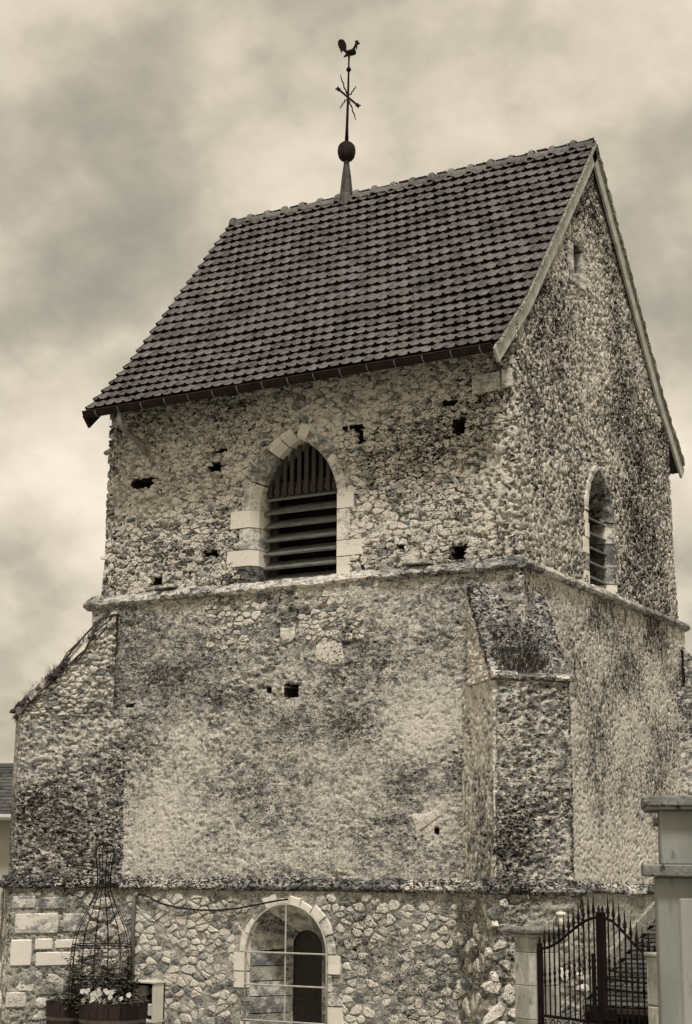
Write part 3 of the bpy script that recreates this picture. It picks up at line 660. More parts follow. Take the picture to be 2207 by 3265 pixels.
# plinth
def mask_pl(u, v): return not bool(in_pointed(np.array(u), np.array(v), LOWW, 0.20))
F_PL = frame((0, -0.16, 0), (1, 0, 0), (0, -1, 0))
st = stone_field(F_PL, -5.62, -0.80, -0.10, 1.62, 0.112, 0.078, mask_pl, 0.016, 0.008, 0.90)
place_stones(st, 'plinth_stone', 'plinth_stone', pl, 300)
def bframe(P, a, b, u, n): return frame(P(a, b, 0), (*u, 0), (*n, 0))
fr = bframe(PNp, -0.64, 0, nN, tuple(-np.array(wN)))
st = stone_field(fr, -0.6, 0.56, -0.1, 1.62, 0.16, 0.14, lambda u, v: True, 0.035, 0.018, 0.8)
fr = bframe(PNp, 0, 0.56, wN, nN)
st += stone_field(fr, -0.64, 0.42, -0.1, 1.62, 0.15, 0.15, lambda u, v: (v < 0.9 or u < -.3) and v < 1.6, 0.03, 0.020, 0.7)
place_stones(st, 'plinth_stone', 'plinth_stone', pN, 200)
# left buttress plinth: two courses of squared pale blocks among the rubble
fr = bframe(PLp, -0.56, 0, tuple(-np.array(nL)), tuple(-np.array(wL)))      # u runs from the nose (-0.96) to the wall
ASH = [(-.90, -.62, .72, 1.06), (-.60, -.36, .92, 1.07), (-.345, -.03, .935, 1.06), (-.585, -.03, .72, .905), (-.93, -.66, .22, .42), (-.03, .2, .93, 1.0), (-.90, -.60, 1.43, 1.60), (-.58, -.20, 1.42, 1.58), (-.86, -.30, 1.12, 1.38), (-.26, .05, 1.14, 1.38)]
for k, (a, b, c, d) in enumerate(ASH):
    poly = [(a + .01, c + .008), ((a + b) / 2, c + .004), (b - .012, c + .012), (b - .004, (c + d) / 2), (b - .014, d - .01), ((a + b) / 2, d - .006), (a + .01, d - .014), (a + .004, (c + d) / 2)]
    MB().prism(poly, fr, -0.1, 0.026, 0.016).build('block', 'ash_l' if k < 4 else ('plinth_stone' if k < 6 else 'ash_g'), pL)
st = stone_field(fr, -0.92, 0.45, -0.10, 1.60, 0.19, 0.13, lambda u, v: not any(a - .05 < u < b + .05 and c - .05 < v < d + .05 for a, b, c, d in ASH), 0.030, 0.020, 0.75)
place_stones(st, 'plinth_stone', 'plinth_stone', pL, 200)
fr = bframe(PLp, 0, 0.96, wL, nL)
place_stones(stone_field(fr, -0.52, 0.5, -0.1, 1.6, 0.25, 0.22, lambda u, v: True, 0.02, 0.02, 0.7), 'plinth_stone', 'plinth_stone', pL, 100)
# right wall: scattered larger flints
F_RM = frame((0.06, 0, 0), (0, 1, 0), (1, 0, 0))
st = stone_field(F_RT, 0.2, YB - .1, 5.7, 11.2, 0.095, 0.10, lambda u, v: v < float(roof_z(np.array(u))) - .25 and not bool(in_pointed(np.array(u), np.array(v), LANC, .22)) and not (abs(u - SLIT[0]) < .34 and SLIT[2] - .25 < v < SLIT[3] + .15), 0.014, 0.020, 0.12)
st = [(a, [Vector((q.x - float(lean(np.array(q.z))) + .01, q.y, q.z)) for q in vs], fs) for a, vs, fs in st]
place_stones(st, 'flint', 'rubble', wall, 300)

# ------------------------------------------------------------------ openings
def arc_pts(w, off, t0, t1, k=5, side=-1):
    """points along one arc of a pointed arch; t from 0 at the spring to 1 at the apex"""
    c, a, z0, zs_, rs = w; R = (a * a + rs * rs) / (2 * a); th = atan2(rs, R - a); o = []
    for i in range(k + 1):
        t = (t0 + (t1 - t0) * i / k) * th; o.append((c + side * ((R + off) * cos(t) - (R - a)), zs_ + (R + off) * sin(t)))
    return o
def surround_stone(parent, fr, inner, outer, mat, depth, proud=0.012, ch=0.07, name='jamb_stone'):
    """inner, outer: matching polylines; a chamfered reveal on the inner side"""
    O, U, V, Nn = fr; n = len(inner); vs = []; fs = []
    for (a, b) in zip(inner, outer):
        L = max(1e-6, sqrt((a[0] - b[0]) ** 2 + (a[1] - b[1]) ** 2)); e = ((b[0] - a[0]) / L, (b[1] - a[1]) / L); jo = random.uniform(-.012, .012); jp = random.uniform(-.004, .004)
        sec = [(0.0, -depth), (0.0, -ch), (ch * .85, proud + jp), (L + jo - .012, proud + jp), (L + jo, proud - .02), (L + jo, -0.1)]
        for (d, z) in sec: vs.append(O + U * (a[0] + e[0] * d) + V * (a[1] + e[1] * d) + Nn * z)
    for i in range(n - 1):
        for j in range(5): fs.append((i * 6 + j, i * 6 + j + 1, (i + 1) * 6 + j + 1, (i + 1) * 6 + j))
    fs.append(tuple(range(6))); fs.append(tuple((n - 1) * 6 + j for j in range(5, -1, -1)))
    return MB().add(vs, fs).build(name, mat, parent)
def jamb(parent, fr, w, side, z0, z1, wd, mat, depth, g=.006, ch=.07):
    c, a = w[0], w[1]; x = c + side * a; zz = [z0 + g, (z0 + z1) / 2, z1 - g]
    surround_stone(parent, fr, [(x, z) for z in zz], [(x + side * wd, z) for z in zz], mat, depth, random.uniform(.004, .02), ch)
def voussoir(parent, fr, w, side, t0, t1, wd, mat, depth, ch=.07):
    g = .008; surround_stone(parent, fr, arc_pts(w, 0, t0 + g, t1 - g, 5, side), arc_pts(w, wd, t0 + g, t1 - g, 5, side), mat, depth, random.uniform(.004, .018), ch, 'arch_stone')
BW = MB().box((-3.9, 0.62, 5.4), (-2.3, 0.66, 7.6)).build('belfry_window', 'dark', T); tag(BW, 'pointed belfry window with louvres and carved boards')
D_ = 0.42
for z0, z1, wd, mt in ((5.54, 5.80, .28, 'ash_d'), (5.80, 6.02, .44, 'ash_l'), (6.02, 6.31, .26, 'ash_g'), (6.31, 6.55, .40, 'ash_l')): jamb(BW, F_UP, BELF, -1, z0, z1, wd, mt, D_, ch=.10)
for z0, z1, wd, mt in ((5.54, 5.80, .22, 'ash_l'), (5.80, 6.01, .40, 'ash_l'), (6.01, 6.42, .20, 'ash_g'), (6.42, 6.63, .27, 'ash_l')): jamb(BW, F_UP, BELF, 1, z0, z1, wd, mt, D_, ch=.03)
for t0, t1, wd, mt in ((0, .30, .22, 'ash_g'), (.30, .66, .19, 'ash_g'), (.66, .84, .18, 'ash_l'), (.84, 1.0, .17, 'ash_l')): voussoir(BW, F_UP, BELF, -1, t0, t1, wd, mt, D_, .10)
for t0, t1, wd, mt in ((0.04, .50, .16, 'ash_g'), (.50, .86, .24, 'ash_g'), (.86, 1.0, .22, 'ash_l')): voussoir(BW, F_UP, BELF, 1, t0, t1, wd, mt, D_, .05)
MB().prism([(BELF[0] - .06, BELF[3] + BELF[4] + .17), (BELF[0] + .05, BELF[3] + BELF[4] + .17), (BELF[0] + .05, BELF[3] + BELF[4] + .34), (BELF[0] - .04, BELF[3] + BELF[4] + .36)], F_UP, -.1, .012, .012).build('key_stone', 'ash_g', BW)
# sill blocks, frame posts, louvres, board fringe
for a, b in ((-3.80, -3.42), (-3.41, -3.20), (-3.19, -2.80), (-2.79, -2.52)): MB().box((a, -0.04, 5.46), (b - .01, 0.5, 5.55 + random.uniform(-.008, .02)), bev=.02, jit=.008).build('sill_stone', 'course', BW)
for x in (-3.70, -2.64): MB().box((x - .05, .34, 5.5), (x + .05, .42, 6.9), bev=.006).build('post', 'wood', BW)
for k in range(7):
    z = 5.645 + .184 * k; a = radians(32)
    Mx = Matrix.Translation((BELF[0], .30, z)) @ Matrix.Rotation(a, 4, 'X')
    MB().box((-.61, -.11, -.014), (.61, .12, .014), Mx, .004, .002).build('louvre_slat', 'slat', BW)
for k in range(11):
    x = BELF[0] - .56 + .111 * k + .0; zt = 7.40
    R = (BELF[1] ** 2 + BELF[4] ** 2) / (2 * BELF[1]); d = abs(x + .028 - BELF[0]); zt = min(7.40, BELF[3] + sqrt(max(0, R * R - (d + R - BELF[1]) ** 2)) + .05)
    zb = 6.735
    if zt - zb < .06: continue
    poly = [(x + .012, zb), (x + .058, zb), (x + .058, zb + .02), (x + .075, zb + .02), (x + .075, zb + .02)]
    poly = [(x - .012, zb + .03), (x + .014, zb + .03), (x + .014, zb), (x + .07, zb), (x + .07, zt), (x + .014, zt), (x + .014, zb + .115), (x - .004, zb + .115), (x - .004, zb + .09), (x - .012, zb + .09)]
    MB().prism(poly, frame((0, .22, 0), (1, 0, 0), (0, -1, 0)), -.011, .011).build('fringe_board', 'wood', BW)
MB().box((-3.74, .26, 6.86), (-2.60, .30, 6.93)).build('rail', 'wood', BW)
# lancet in the right wall
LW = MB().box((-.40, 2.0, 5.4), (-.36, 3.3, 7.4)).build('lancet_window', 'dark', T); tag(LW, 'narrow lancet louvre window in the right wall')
for z0, z1, wd, mt in ((5.57, 5.76, .16, 'ash_l'), (5.76, 5.98, .12, 'ash_g'), (5.98, 6.20, .20, 'ash_l'), (6.20, 6.40, .13, 'ash_l'), (6.40, 6.55, .16, 'ash_l')): jamb(LW, F_RT, LANC, -1, z0, z1, wd, mt, .42, ch=.03)
for z0, z1, wd, mt in ((5.57, 5.72, .12, 'ash_l'), (5.72, 6.0, .14, 'ash_d'), (6.0, 6.28, .16, 'ash_d'), (6.28, 6.56, .12, 'ash_g')): jamb(LW, F_RT, LANC, 1, z0, z1, wd, mt, .42, ch=.10)
for sd in (-1, 1):
    for t0, t1, wd, mt in ((0, .5, .12, 'ash_g' if sd < 0 else 'ash_d'), (.5, 1, .11, 'ash_g' if sd < 0 else 'ash_d')): voussoir(LW, F_RT, LANC, sd, t0, t1, wd, mt, .42, .04)
MB().box((-.5, 2.24, 5.50), (0.03, 3.08, 5.59), bev=.02, jit=.008).build('sill_stone', 'course', LW)
for k in range(5):
    Mx = Matrix.Translation((-.20, LANC[0], 5.78 + .2 * k)) @ Matrix.Rotation(radians(32), 4, 'Y')
    MB().box((-.10, -.44, -.012), (.11, .44, .012), Mx, .004).build('louvre_slat', 'slat', LW)
# slit in the gable
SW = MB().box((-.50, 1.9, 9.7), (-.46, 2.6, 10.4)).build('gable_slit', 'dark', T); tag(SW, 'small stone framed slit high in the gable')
for a, b, c, d, mt in ((SLIT[0] - SLIT[1] - .13, SLIT[0] - SLIT[1] + .01, SLIT[2] - .05, SLIT[3], 'ash_g'), (SLIT[0] + SLIT[1] - .01, SLIT[0] + SLIT[1] + .12, SLIT[2] - .05, SLIT[3] - .02, 'ash_g'),
                       (SLIT[0] - SLIT[1] - .1, SLIT[0] + SLIT[1] + .1, SLIT[2] - .17, SLIT[2] - .05, 'ash_g'), (SLIT[0] - SLIT[1] - .08, SLIT[0] + SLIT[1] + .08, SLIT[3], SLIT[3] + .1, 'ash_d')):
    MB().box((-.50, a, c), (-.062, b, d), bev=.012, jit=.006).build('frame_stone', mt, SW)
MB().box((-.30, SLIT[0] - SLIT[1], SLIT[2]), (-.16, SLIT[0] + SLIT[1], SLIT[2] + .15), bev=.01).build('infill_stone', 'ash_d', SW)
# round-headed window in the plinth: splayed reveal, dark pane, grille of pale bars
PW = MB().box((-3.47, .39, -.3), (-2.83, .42, 1.5)).build('plinth_window', 'glass', T); tag(PW, 'round headed plinth window with pale iron grille')
FP = frame((0, -.16, 0), (1, 0, 0), (0, -1, 0))
def round_pts(c, a, zs_, t0, t1, k=6): return [(c + a * cos(t0 + (t1 - t0) * i / k), zs_ + a * sin(t0 + (t1 - t0) * i / k)) for i in range(k + 1)]
spl = []
IN = (-3.13, .215, .99)         # inner opening: centre, half width, spring
def splay(a, b, mt):
    vs = []; fs = []
    for (u, z), (u2_, z2_) in zip(a, b): vs += [(u, -.13, z), (u * .5 + u2_ * .5, .12 + random.uniform(-.004, .004), z * .5 + z2_ * .5), (u2_, .36, z2_)]
    for i in range(len(a) - 1):
        for j in (0, 1): fs.append((i * 3 + j, i * 3 + j + 1, i * 3 + j + 4, i * 3 + j + 3))
    MB().add(vs, fs).build('reveal_stone', mt, PW)
zz = [-.3, .05, .22, .42, .60, .78, .95]
for sd in (-1, 1):
    for i in range(6):
        g = .006; splay([(LOWW[0] + sd * LOWW[1], zz[i] + g), (LOWW[0] + sd * LOWW[1], zz[i + 1] - g)], [(IN[0] + sd * IN[1], zz[i] + g), (IN[0] + sd * IN[1], zz[i + 1] - g)], ('ash_g', 'plinth', 'ash_g')[i % 3])
for i in range(6):
    t0 = pi * i / 6; t1 = pi * (i + 1) / 6; splay(round_pts(LOWW[0], LOWW[1], LOWW[3], t0, t1, 4), round_pts(IN[0], IN[1], IN[2], t0, t1, 4), ('ash_g', 'plinth', 'ash_g', 'ash_g', 'ash_d', 'ash_g')[i])
MB().box((-3.8, .355, -.3), (IN[0] - IN[1], .385, 1.6)).build('inner_wall', 'ash_g', PW); MB().box((IN[0] + IN[1], .355, -.3), (-2.4, .385, 1.6)).build('inner_wall', 'ash_g', PW)
g = MB()
ap = round_pts(IN[0], IN[1], IN[2], 0, pi, 12); top = [(IN[0] + IN[1] * cos(pi * i / 12), 1.6) for i in range(13)]
for i in range(12): g.add([(ap[i][0], .357, ap[i][1]), (ap[i + 1][0], .357, ap[i + 1][1]), (top[i + 1][0], .357, 1.6), (top[i][0], .357, 1.6)], [(0, 1, 2, 3)])
g.build('inner_arch', 'ash_g', PW)
tt = [0, .36, .68, .98, 1.26, 1.52, 1.80, 2.1, 2.45, 2.78, pi]
for i in range(len(tt) - 1):
    wd = random.uniform(.09, .17); surround_stone(PW, FP, round_pts(LOWW[0], LOWW[1], LOWW[3], tt[i] + .012, tt[i + 1] - .012, 3), round_pts(LOWW[0], LOWW[1] + wd, LOWW[3], tt[i] + .012, tt[i + 1] - .012, 3), random.choice(('ash_l', 'ash_g', 'ash_l')), .1, .02, .03, 'arch_stone')
zl = [-.3, -.05, .14, .36, .52, .72, .95]
for sd in (-1, 1):
    for i in range(6): 
        wd = random.choice((.07, .20, .24)) if sd > 0 else random.choice((.10, .22, .14)); x = LOWW[0] + sd * LOWW[1]; q = [zl[i] + .008, (zl[i] + zl[i + 1]) / 2, zl[i + 1] - .008]
        surround_stone(PW, FP, [(x, z) for z in q], [(x + sd * wd, z) for z in q], random.choice(('ash_l', 'ash_l', 'plinth_stone', 'ash_g')), .1, .02, .03)
y_ = -.20; ar = [(LOWW[0] - LOWW[1] - .02, y_, -.12)] + [(p[0], y_, p[1]) for p in reversed(round_pts(LOWW[0], LOWW[1] + .02, LOWW[3], 0, pi, 24))] + [(LOWW[0] + LOWW[1] + .02, y_, -.12)]
GR = MB().tube(ar, .013, 6).build('grille', 'white_iron', PW, True)
MB().tube([(LOWW[0], y_ - .004, -.12), (LOWW[0], y_ - .004, LOWW[3] + LOWW[1] + .02)], .011, 6).build('grille_bar', 'white_iron', PW)
for z in (.16, .575, .955): MB().tube([(LOWW[0] - LOWW[1] - .02, y_ - .026, z), (LOWW[0] + LOWW[1] + .02, y_ - .026, z)], .010, 6).build('grille_bar', 'white_iron', PW)
# ------------------------------------------------------------------ roof
VX0, VX1 = XL + 0.08, -0.01                 # verge to verge
prof = [EAVE, KINK, RIDGE]
seg = [sqrt((prof[i + 1][0] - prof[i][0]) ** 2 + (prof[i + 1][1] - prof[i][1]) ** 2) for i in range(2)]
LR = sum(seg)
def roof_at(a, back=False):
    """point, up-slope direction and normal in the (y,z) plane at arc length a from the eave"""
    i = 0 if a < seg[0] else 1; f = (a - (0 if i == 0 else seg[0])) / seg[i]
    y = prof[i][0] + (prof[i + 1][0] - prof[i][0]) * f; z = prof[i][1] + (prof[i + 1][1] - prof[i][1]) * f
    ty = (prof[i + 1][0] - prof[i][0]) / seg[i]; tz = (prof[i + 1][1] - prof[i][1]) / seg[i]
    if abs(a - seg[0]) < 0.25:            # ease the tilt over the kick
        w = (a - seg[0] + 0.25) / 0.5; t0 = Vector(((prof[1][0] - prof[0][0]) / seg[0], (prof[1][1] - prof[0][1]) / seg[0])); t1 = Vector(((prof[2][0] - prof[1][0]) / seg[1], (prof[2][1] - prof[1][1]) / seg[1]))
        t = (t0 * (1 - w) + t1 * w).normalized(); ty, tz = t.x, t.y
    n = (-tz, ty)
    if back: return Vector((0, 2 * RIDGE[0] - y, z)), Vector((0, -ty, tz)), Vector((0, -n[0], n[1]))
    return Vector((0, y, z)), Vector((0, ty, tz)), Vector((0, n[0], n[1]))
# deck: two slopes with thickness
g = MB()
for bk in (False, True):
    yy = (lambda y: 2 * RIDGE[0] - y) if bk else (lambda y: y)
    for i in range(2):
        (ya_, za_), (yb_, zb_) = prof[i], prof[i + 1]
        g.add([(x, yy(y), z + o) for o in (-.03, -.09) for (x, y, z) in ((VX0 + .05, ya_ + .04, za_ + .02), (VX1 - .07, ya_ + .04, za_ + .02), (VX1 - .07, yb_, zb_), (VX0 + .05, yb_, zb_))],
              [(0, 1, 2, 3), (7, 6, 5, 4), (0, 4, 5, 1), (1, 5, 6, 2), (2, 6, 7, 3), (3, 7, 4, 0)])
RF = g.build('roof', 'wood', T); tag(RF, 'steep saddleback roof with flared eaves')
TW = (VX1 - VX0) / 38.5; ROWS = 23; EX = LR / ROWS
tw = TW * 0.985; tl = EX + 0.07
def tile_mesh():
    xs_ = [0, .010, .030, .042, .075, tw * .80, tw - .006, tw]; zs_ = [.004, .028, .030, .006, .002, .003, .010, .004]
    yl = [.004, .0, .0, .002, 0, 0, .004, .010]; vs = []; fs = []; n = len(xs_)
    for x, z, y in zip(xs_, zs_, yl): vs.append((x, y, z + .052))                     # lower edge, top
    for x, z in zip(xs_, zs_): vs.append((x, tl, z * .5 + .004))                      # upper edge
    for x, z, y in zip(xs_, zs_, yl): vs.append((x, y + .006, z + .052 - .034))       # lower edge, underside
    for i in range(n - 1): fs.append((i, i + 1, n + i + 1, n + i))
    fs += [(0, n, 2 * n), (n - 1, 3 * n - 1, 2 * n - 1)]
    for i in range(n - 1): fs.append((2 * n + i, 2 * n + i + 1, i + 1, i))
    me = bpy.data.meshes.new('tile'); me.from_pydata(vs, [], fs); me.update(); me.materials.append(M['tile']); me.materials.append(M['nose_shade'])
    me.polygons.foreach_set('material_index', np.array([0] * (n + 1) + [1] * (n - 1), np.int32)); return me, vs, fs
TME, TVS, TFS = tile_mesh()
places = []
for bk in (False, True):
    for i in range(ROWS):
        p, t, n = roof_at(i * EX + 0.02, bk); cols = [(VX0 + k * TW, 1.0) for k in range(38)]
        if i % 2: cols = [(VX0, 0.5)] + [(VX0 + (k + .5) * TW, 1.0) for k in range(38)]
        else: cols += [(VX0 + 38 * TW, 0.5)]
        for x, wf in cols:
            slip = random.random() < .03
            sag = -.018 * sin(pi * (x - VX0) / (VX1 - VX0)) * sin(pi * i / ROWS) + .006 * sin(x * 2.1 + i * .3)
            o = Vector((x, p.y, p.z)) + n * (random.uniform(-.004, .007) + sag) + t * (random.uniform(-.008, .008) - (.02 if slip else 0))
            ax = Vector((1, 0, 0)) if not bk else Vector((-1, 0, 0))
            if bk: o.x += tw * wf
            t2 = (t + ax * random.uniform(-.025, .025) * (2 if slip else 1) + n * random.uniform(-.015, .015)).normalized(); a2 = t2.cross(n).normalized(); n2 = a2.cross(t2); a2 = a2 * wf
            mm = Matrix(((a2.x, t2.x, n2.x, o.x), (a2.y, t2.y, n2.y, o.y), (a2.z, t2.z, n2.z, o.z), (0, 0, 0, 1))); places.append((bk, (o - CAM).length, mm))
places.sort(key=lambda q: (q[0], q[1]))
RWi = parent_world(RF).inverted()
stuff = MB()
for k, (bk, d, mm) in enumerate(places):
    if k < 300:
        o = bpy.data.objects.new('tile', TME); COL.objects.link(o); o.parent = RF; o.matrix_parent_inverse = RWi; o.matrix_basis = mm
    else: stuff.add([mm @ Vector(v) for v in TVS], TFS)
o = stuff.build('tile_rows', 'tile', RF); o['kind'] = 'stuff'; o.data.materials.append(M['nose_shade'])
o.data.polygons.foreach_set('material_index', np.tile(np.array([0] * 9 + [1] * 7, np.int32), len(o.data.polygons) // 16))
# ridge tiles with raised collars, bedded in mortar
nr = 19; rl = (VX1 - VX0 - .06) / nr
for k in range(nr):
    x0 = VX0 + .02 + k * rl; dz = random.uniform(-.006, .008); vs = []; fs = []; rings = [(0, .105), (.02, .140), (.065, .142), (.085, .098), (rl + .03, .088)]
    for (dx, r_) in rings:
        for q in range(9):
            t = pi * (q / 8) ; vs.append((x0 + dx, RIDGE[0] + r_ * cos(t) * 1.0, RIDGE[1] - .045 + dz + r_ * sin(t) * 1.15))
    for i in range(4):
        for q in range(8): fs.append((i * 9 + q, i * 9 + q + 1, (i + 1) * 9 + q + 1, (i + 1) * 9 + q))
    fs.append(tuple(range(9)))
    MB().add(vs, fs).build('ridge_tile', 'ridge', RF, True)
# verge mortar and bargeboards on both gables
def board_run(x0, x1, w0, w1, name, mat, bk, cuts, lump=0.0, tail=0.0):
    for a0, a1 in zip(cuts[:-1], cuts[1:]):
        k = max(1, int((a1 - a0) / (.06 if lump else 4))); vs = []; fs = []
        for i in range(k + 1):
            a = a0 + .004 + (a1 - a0 - .008) * i / k; p, t, n = roof_at(min(max(a, 0), LR - 1e-4), bk)
            if a < 0: p = p + t * a
            # keep the ends mitred vertical at the ridge
            for (x, w_) in ((x0, w0), (x1, w0), (x1, w1), (x0, w1)):
                j = random.uniform(-lump, lump); q = p + n * (w_ + j); vs.append((x + random.uniform(-lump, lump), q.y, q.z))
        for i in range(k):
            for j in range(4): fs.append((i * 4 + j, i * 4 + (j + 1) % 4, (i + 1) * 4 + (j + 1) % 4, (i + 1) * 4 + j))
        fs.append((3, 2, 1, 0)); fs.append(tuple(k * 4 + j for j in range(4)))
        MB().add(vs, fs).build(name, mat, RF)
cl = [-.10, seg[0] + .02, 2.75, 4.55, LR - .02]
for bk in (False, True):
    board_run(-.062, -.028, -.005, -.195, 'bargeboard', 'board', bk, cl)
    board_run(-.055, .012, .012, -.012, 'verge_mortar', 'lime', bk, [0, LR], .012)
    board_run(XL + .07, XL + .105, -.005, -.195, 'bargeboard', 'zinc', bk, cl)
    board_run(XL + .04, XL + .10, .010, -.02, 'verge_mortar', 'lime', bk, [0, LR], .010)
MB().box((-.075, RIDGE[0] - .11, RIDGE[1] - .34), (-.045, RIDGE[0] + .11, RIDGE[1] - .10)).build('apex_board', 'board', RF)
# eave soffit board and gutters
for bk in (False, True):
    f = (lambda y: 2 * RIDGE[0] - y) if bk else (lambda y: y)
    y0, z0 = EAVE
    vs = []; fs = []; R = .075; cy, cz = f(y0 - .035), z0 - .02; n = 9; xa, xb = VX0 + .02, -.05
    for x in (xa, xb):
        for rr in (R, R - .006):
            for q in range(n):
                t = pi + pi * q / (n - 1); vs.append((x, cy + rr * cos(t), cz + rr * sin(t)))
    for q in range(n - 1): fs += [(q, q + 1, 2 * n + q + 1, 2 * n + q), (n + q, 3 * n + q, 3 * n + q + 1, n + q + 1)]
    fs += [(0, 2 * n, 3 * n, n), (n - 1, 2 * n - 1, 4 * n - 1, 3 * n - 1), tuple(range(n)), tuple(2 * n + q for q in range(n - 1, -1, -1))]
    G_ = MB().add(vs, fs); G_.tube([(xa, cy - (R if not bk else -R), cz), (xb, cy - (R if not bk else -R), cz)], .011, 6)
    go = G_.build('gutter', 'zinc', RF)
    for k in range(17):
        x = xa + .22 + k * .385
        if x > xb - .05: break
        pts = [(x, cy + (R + .004) * cos(pi + pi * q / 8), cz + (R + .004) * sin(pi + pi * q / 8)) for q in range(9)]; MB().tube(pts, .007, 4).build('gutter_bracket', 'grey_metal', RF)
MB().tube([(-5.62, EAVE[0] - .02, EAVE[1] - .08), (-5.62, EAVE[0] - .02, EAVE[1] - .22), (-5.60, EAVE[0] + .10, EAVE[1] - .33), (-5.58, -.09, EAVE[1] - .42), (-5.58, -.07, EAVE[1] - .55)], .038, 8).build('outlet_pipe', 'grey_metal', RF, True)
# quoin slabs under the near eave corner
for a, b, c, d, mt in ((-.62, -.24, 7.66, 7.90, 'ash_g'), (-.22, -.08, 7.68, 7.92, 'ash_g')): MB().prism([(a, c), (b, c + .01), (b, d), (a, d)], F_UP, -.1, .03, .015).build('quoin', mt, wall)

# ------------------------------------------------------------------ weathervane
VX = -4.09; VY = RIDGE[0]
WV = empty('weathervane', (VX, VY, RIDGE[1]), 'wrought iron rooster weathervane on a lead cone at the roof ridge', 'weathervane')
z0 = RIDGE[1]
MB().lathe([(.155, z0 - .22), (.15, z0 - .08), (.12, z0 + .04), (.105, z0 + .09), (.075, z0 + .38), (.045, z0 + .60), (.042, z0 + .66)], (VX, VY, 0), 8, rot=.3).build('cone_base', 'lead', WV)
MB().lathe([(.035, 12.66), (.09, 12.685), (.120, 12.725), (.138, 12.79), (.140, 12.85), (.129, 12.91), (.10, 12.95), (.07, 12.975), (.03, 12.985)], (VX, VY, 0), 28).build('ball', 'rust', WV, True)
MB().tube([(VX, VY, 12.98), (VX + .006, VY, 13.25), (VX + .02, VY, 13.7), (VX + .033, VY, 14.36), (VX + .035, VY, 14.45)], [.032, .022, .019, .013, .02], 8).build('rod', 'iron', WV, True)
MB().lathe([(.012, 14.16), (.036, 14.185), (.042, 14.205), (.03, 14.23), (.012, 14.25)], (VX + .03, VY, 0), 10).build('knop', 'iron', WV, True)
R3 = Vector((cos(YAW), sin(YAW), 0)); Z3 = Vector((0, 0, 1)); C3 = Vector((VX + .02, VY, 13.735))
def vp(a, b, d=0.0): return C3 + R3 * a + Z3 * b + Vector((-R3.y, R3.x, 0)) * d
for sg in (-1, 1):
    fl = (C3, R3 * .745 - Z3 * .667, R3 * .667 + Z3 * .745, Vector((R3.y, -R3.x, 0)))
    U_ = (R3 * .745 - Z3 * .667).normalized(); V_ = (R3 * .667 + Z3 * .745).normalized(); fr = (C3, U_ * sg * .86, V_ * .8, Vector((R3.y, -R3.x, 0)))
    MB().prism([(0, -.02), (.20, -.018), (.205, -.035), (.25, -.032), (.285, -.042), (.272, 0), (.285, .042), (.25, .032), (.205, .035), (.20, .018), (0, .02)], fr, -.008, .008).build('pointer_arm', 'iron', WV)
    pts = [vp(sg * a, sg * b) for a, b in ((.02, -.06), (.035, -.12), (.065, -.17), (.07, -.23), (.10, -.29), (.11, -.34), (.125, -.385))]
    MB().tube(pts, [.012, .012, .011, .011, .01, .009, .004], 6).build('wavy_ray', 'iron', WV, True)
    pts = [vp(sg * a * .8, sg * b * .9) for a, b in ((.02, .05), (.065, .055), (.07, .10), (.10, .115), (.11, .15), (.14, .175), (.15, .215))]
    MB().tube(pts, [.012, .011, .011, .01, .01, .009, .004], 6).build('wavy_ray', 'iron', WV, True)
Ck = Vector((VX + .035, VY, 14.43)); frc = (Ck, R3 * .72, Z3 * .82, Vector((R3.y, -R3.x, 0)))
body = [(-.05, .0), (.03, .01), (.13, .035), (.155, .06), (.15, .12), (.125, .14), (.14, .18), (.165, .22), (.19, .255), (.165, .285), (.14, .275), (.10, .20), (.07, .155), (.02, .135), (-.03, .125), (-.06, .12), (-.075, .085), (-.07, .05), (-.12, -.015), (-.10, -.02)]
bd = MB().prism(body, frc, -.012, .012).lathe([(.004, -.09), (.022, -.06), (.034, 0), (.026, .06), (.006, .085)], Ck + Z3 * .07 + R3 * .02, 8, Matrix.Rotation(YAW, 4, 'Z') @ Matrix.Rotation(pi / 2, 4, 'Y')).build('rooster', 'iron', WV)
MB().prism([(-.06, .12), (-.055, .20), (-.075, .28), (-.115, .335), (-.165, .355), (-.215, .345), (-.245, .305), (-.245, .245), (-.225, .19), (-.20, .155), (-.19, .11), (-.165, .06), (-.16, .09), (-.155, .12), (-.14, .095), (-.135, .12), (-.09, .085)], frc, -.010, .010).build('tail', 'iron', WV)
MB().prism([(.135, .27), (.12, .325), (.145, .315), (.155, .345), (.175, .325), (.20, .345), (.205, .30), (.19, .27)], frc, -.006, .006).build('comb', 'iron', WV)
MB().prism([(.185, .235), (.235, .262), (.225, .275), (.25, .292), (.19, .285)], frc, -.006, .006).build('beak', 'iron', WV)
MB().prism([(.15, .16), (.175, .14), (.185, .19), (.175, .23), (.155, .22)], frc, -.005, .005).build('wattle', 'iron', WV)

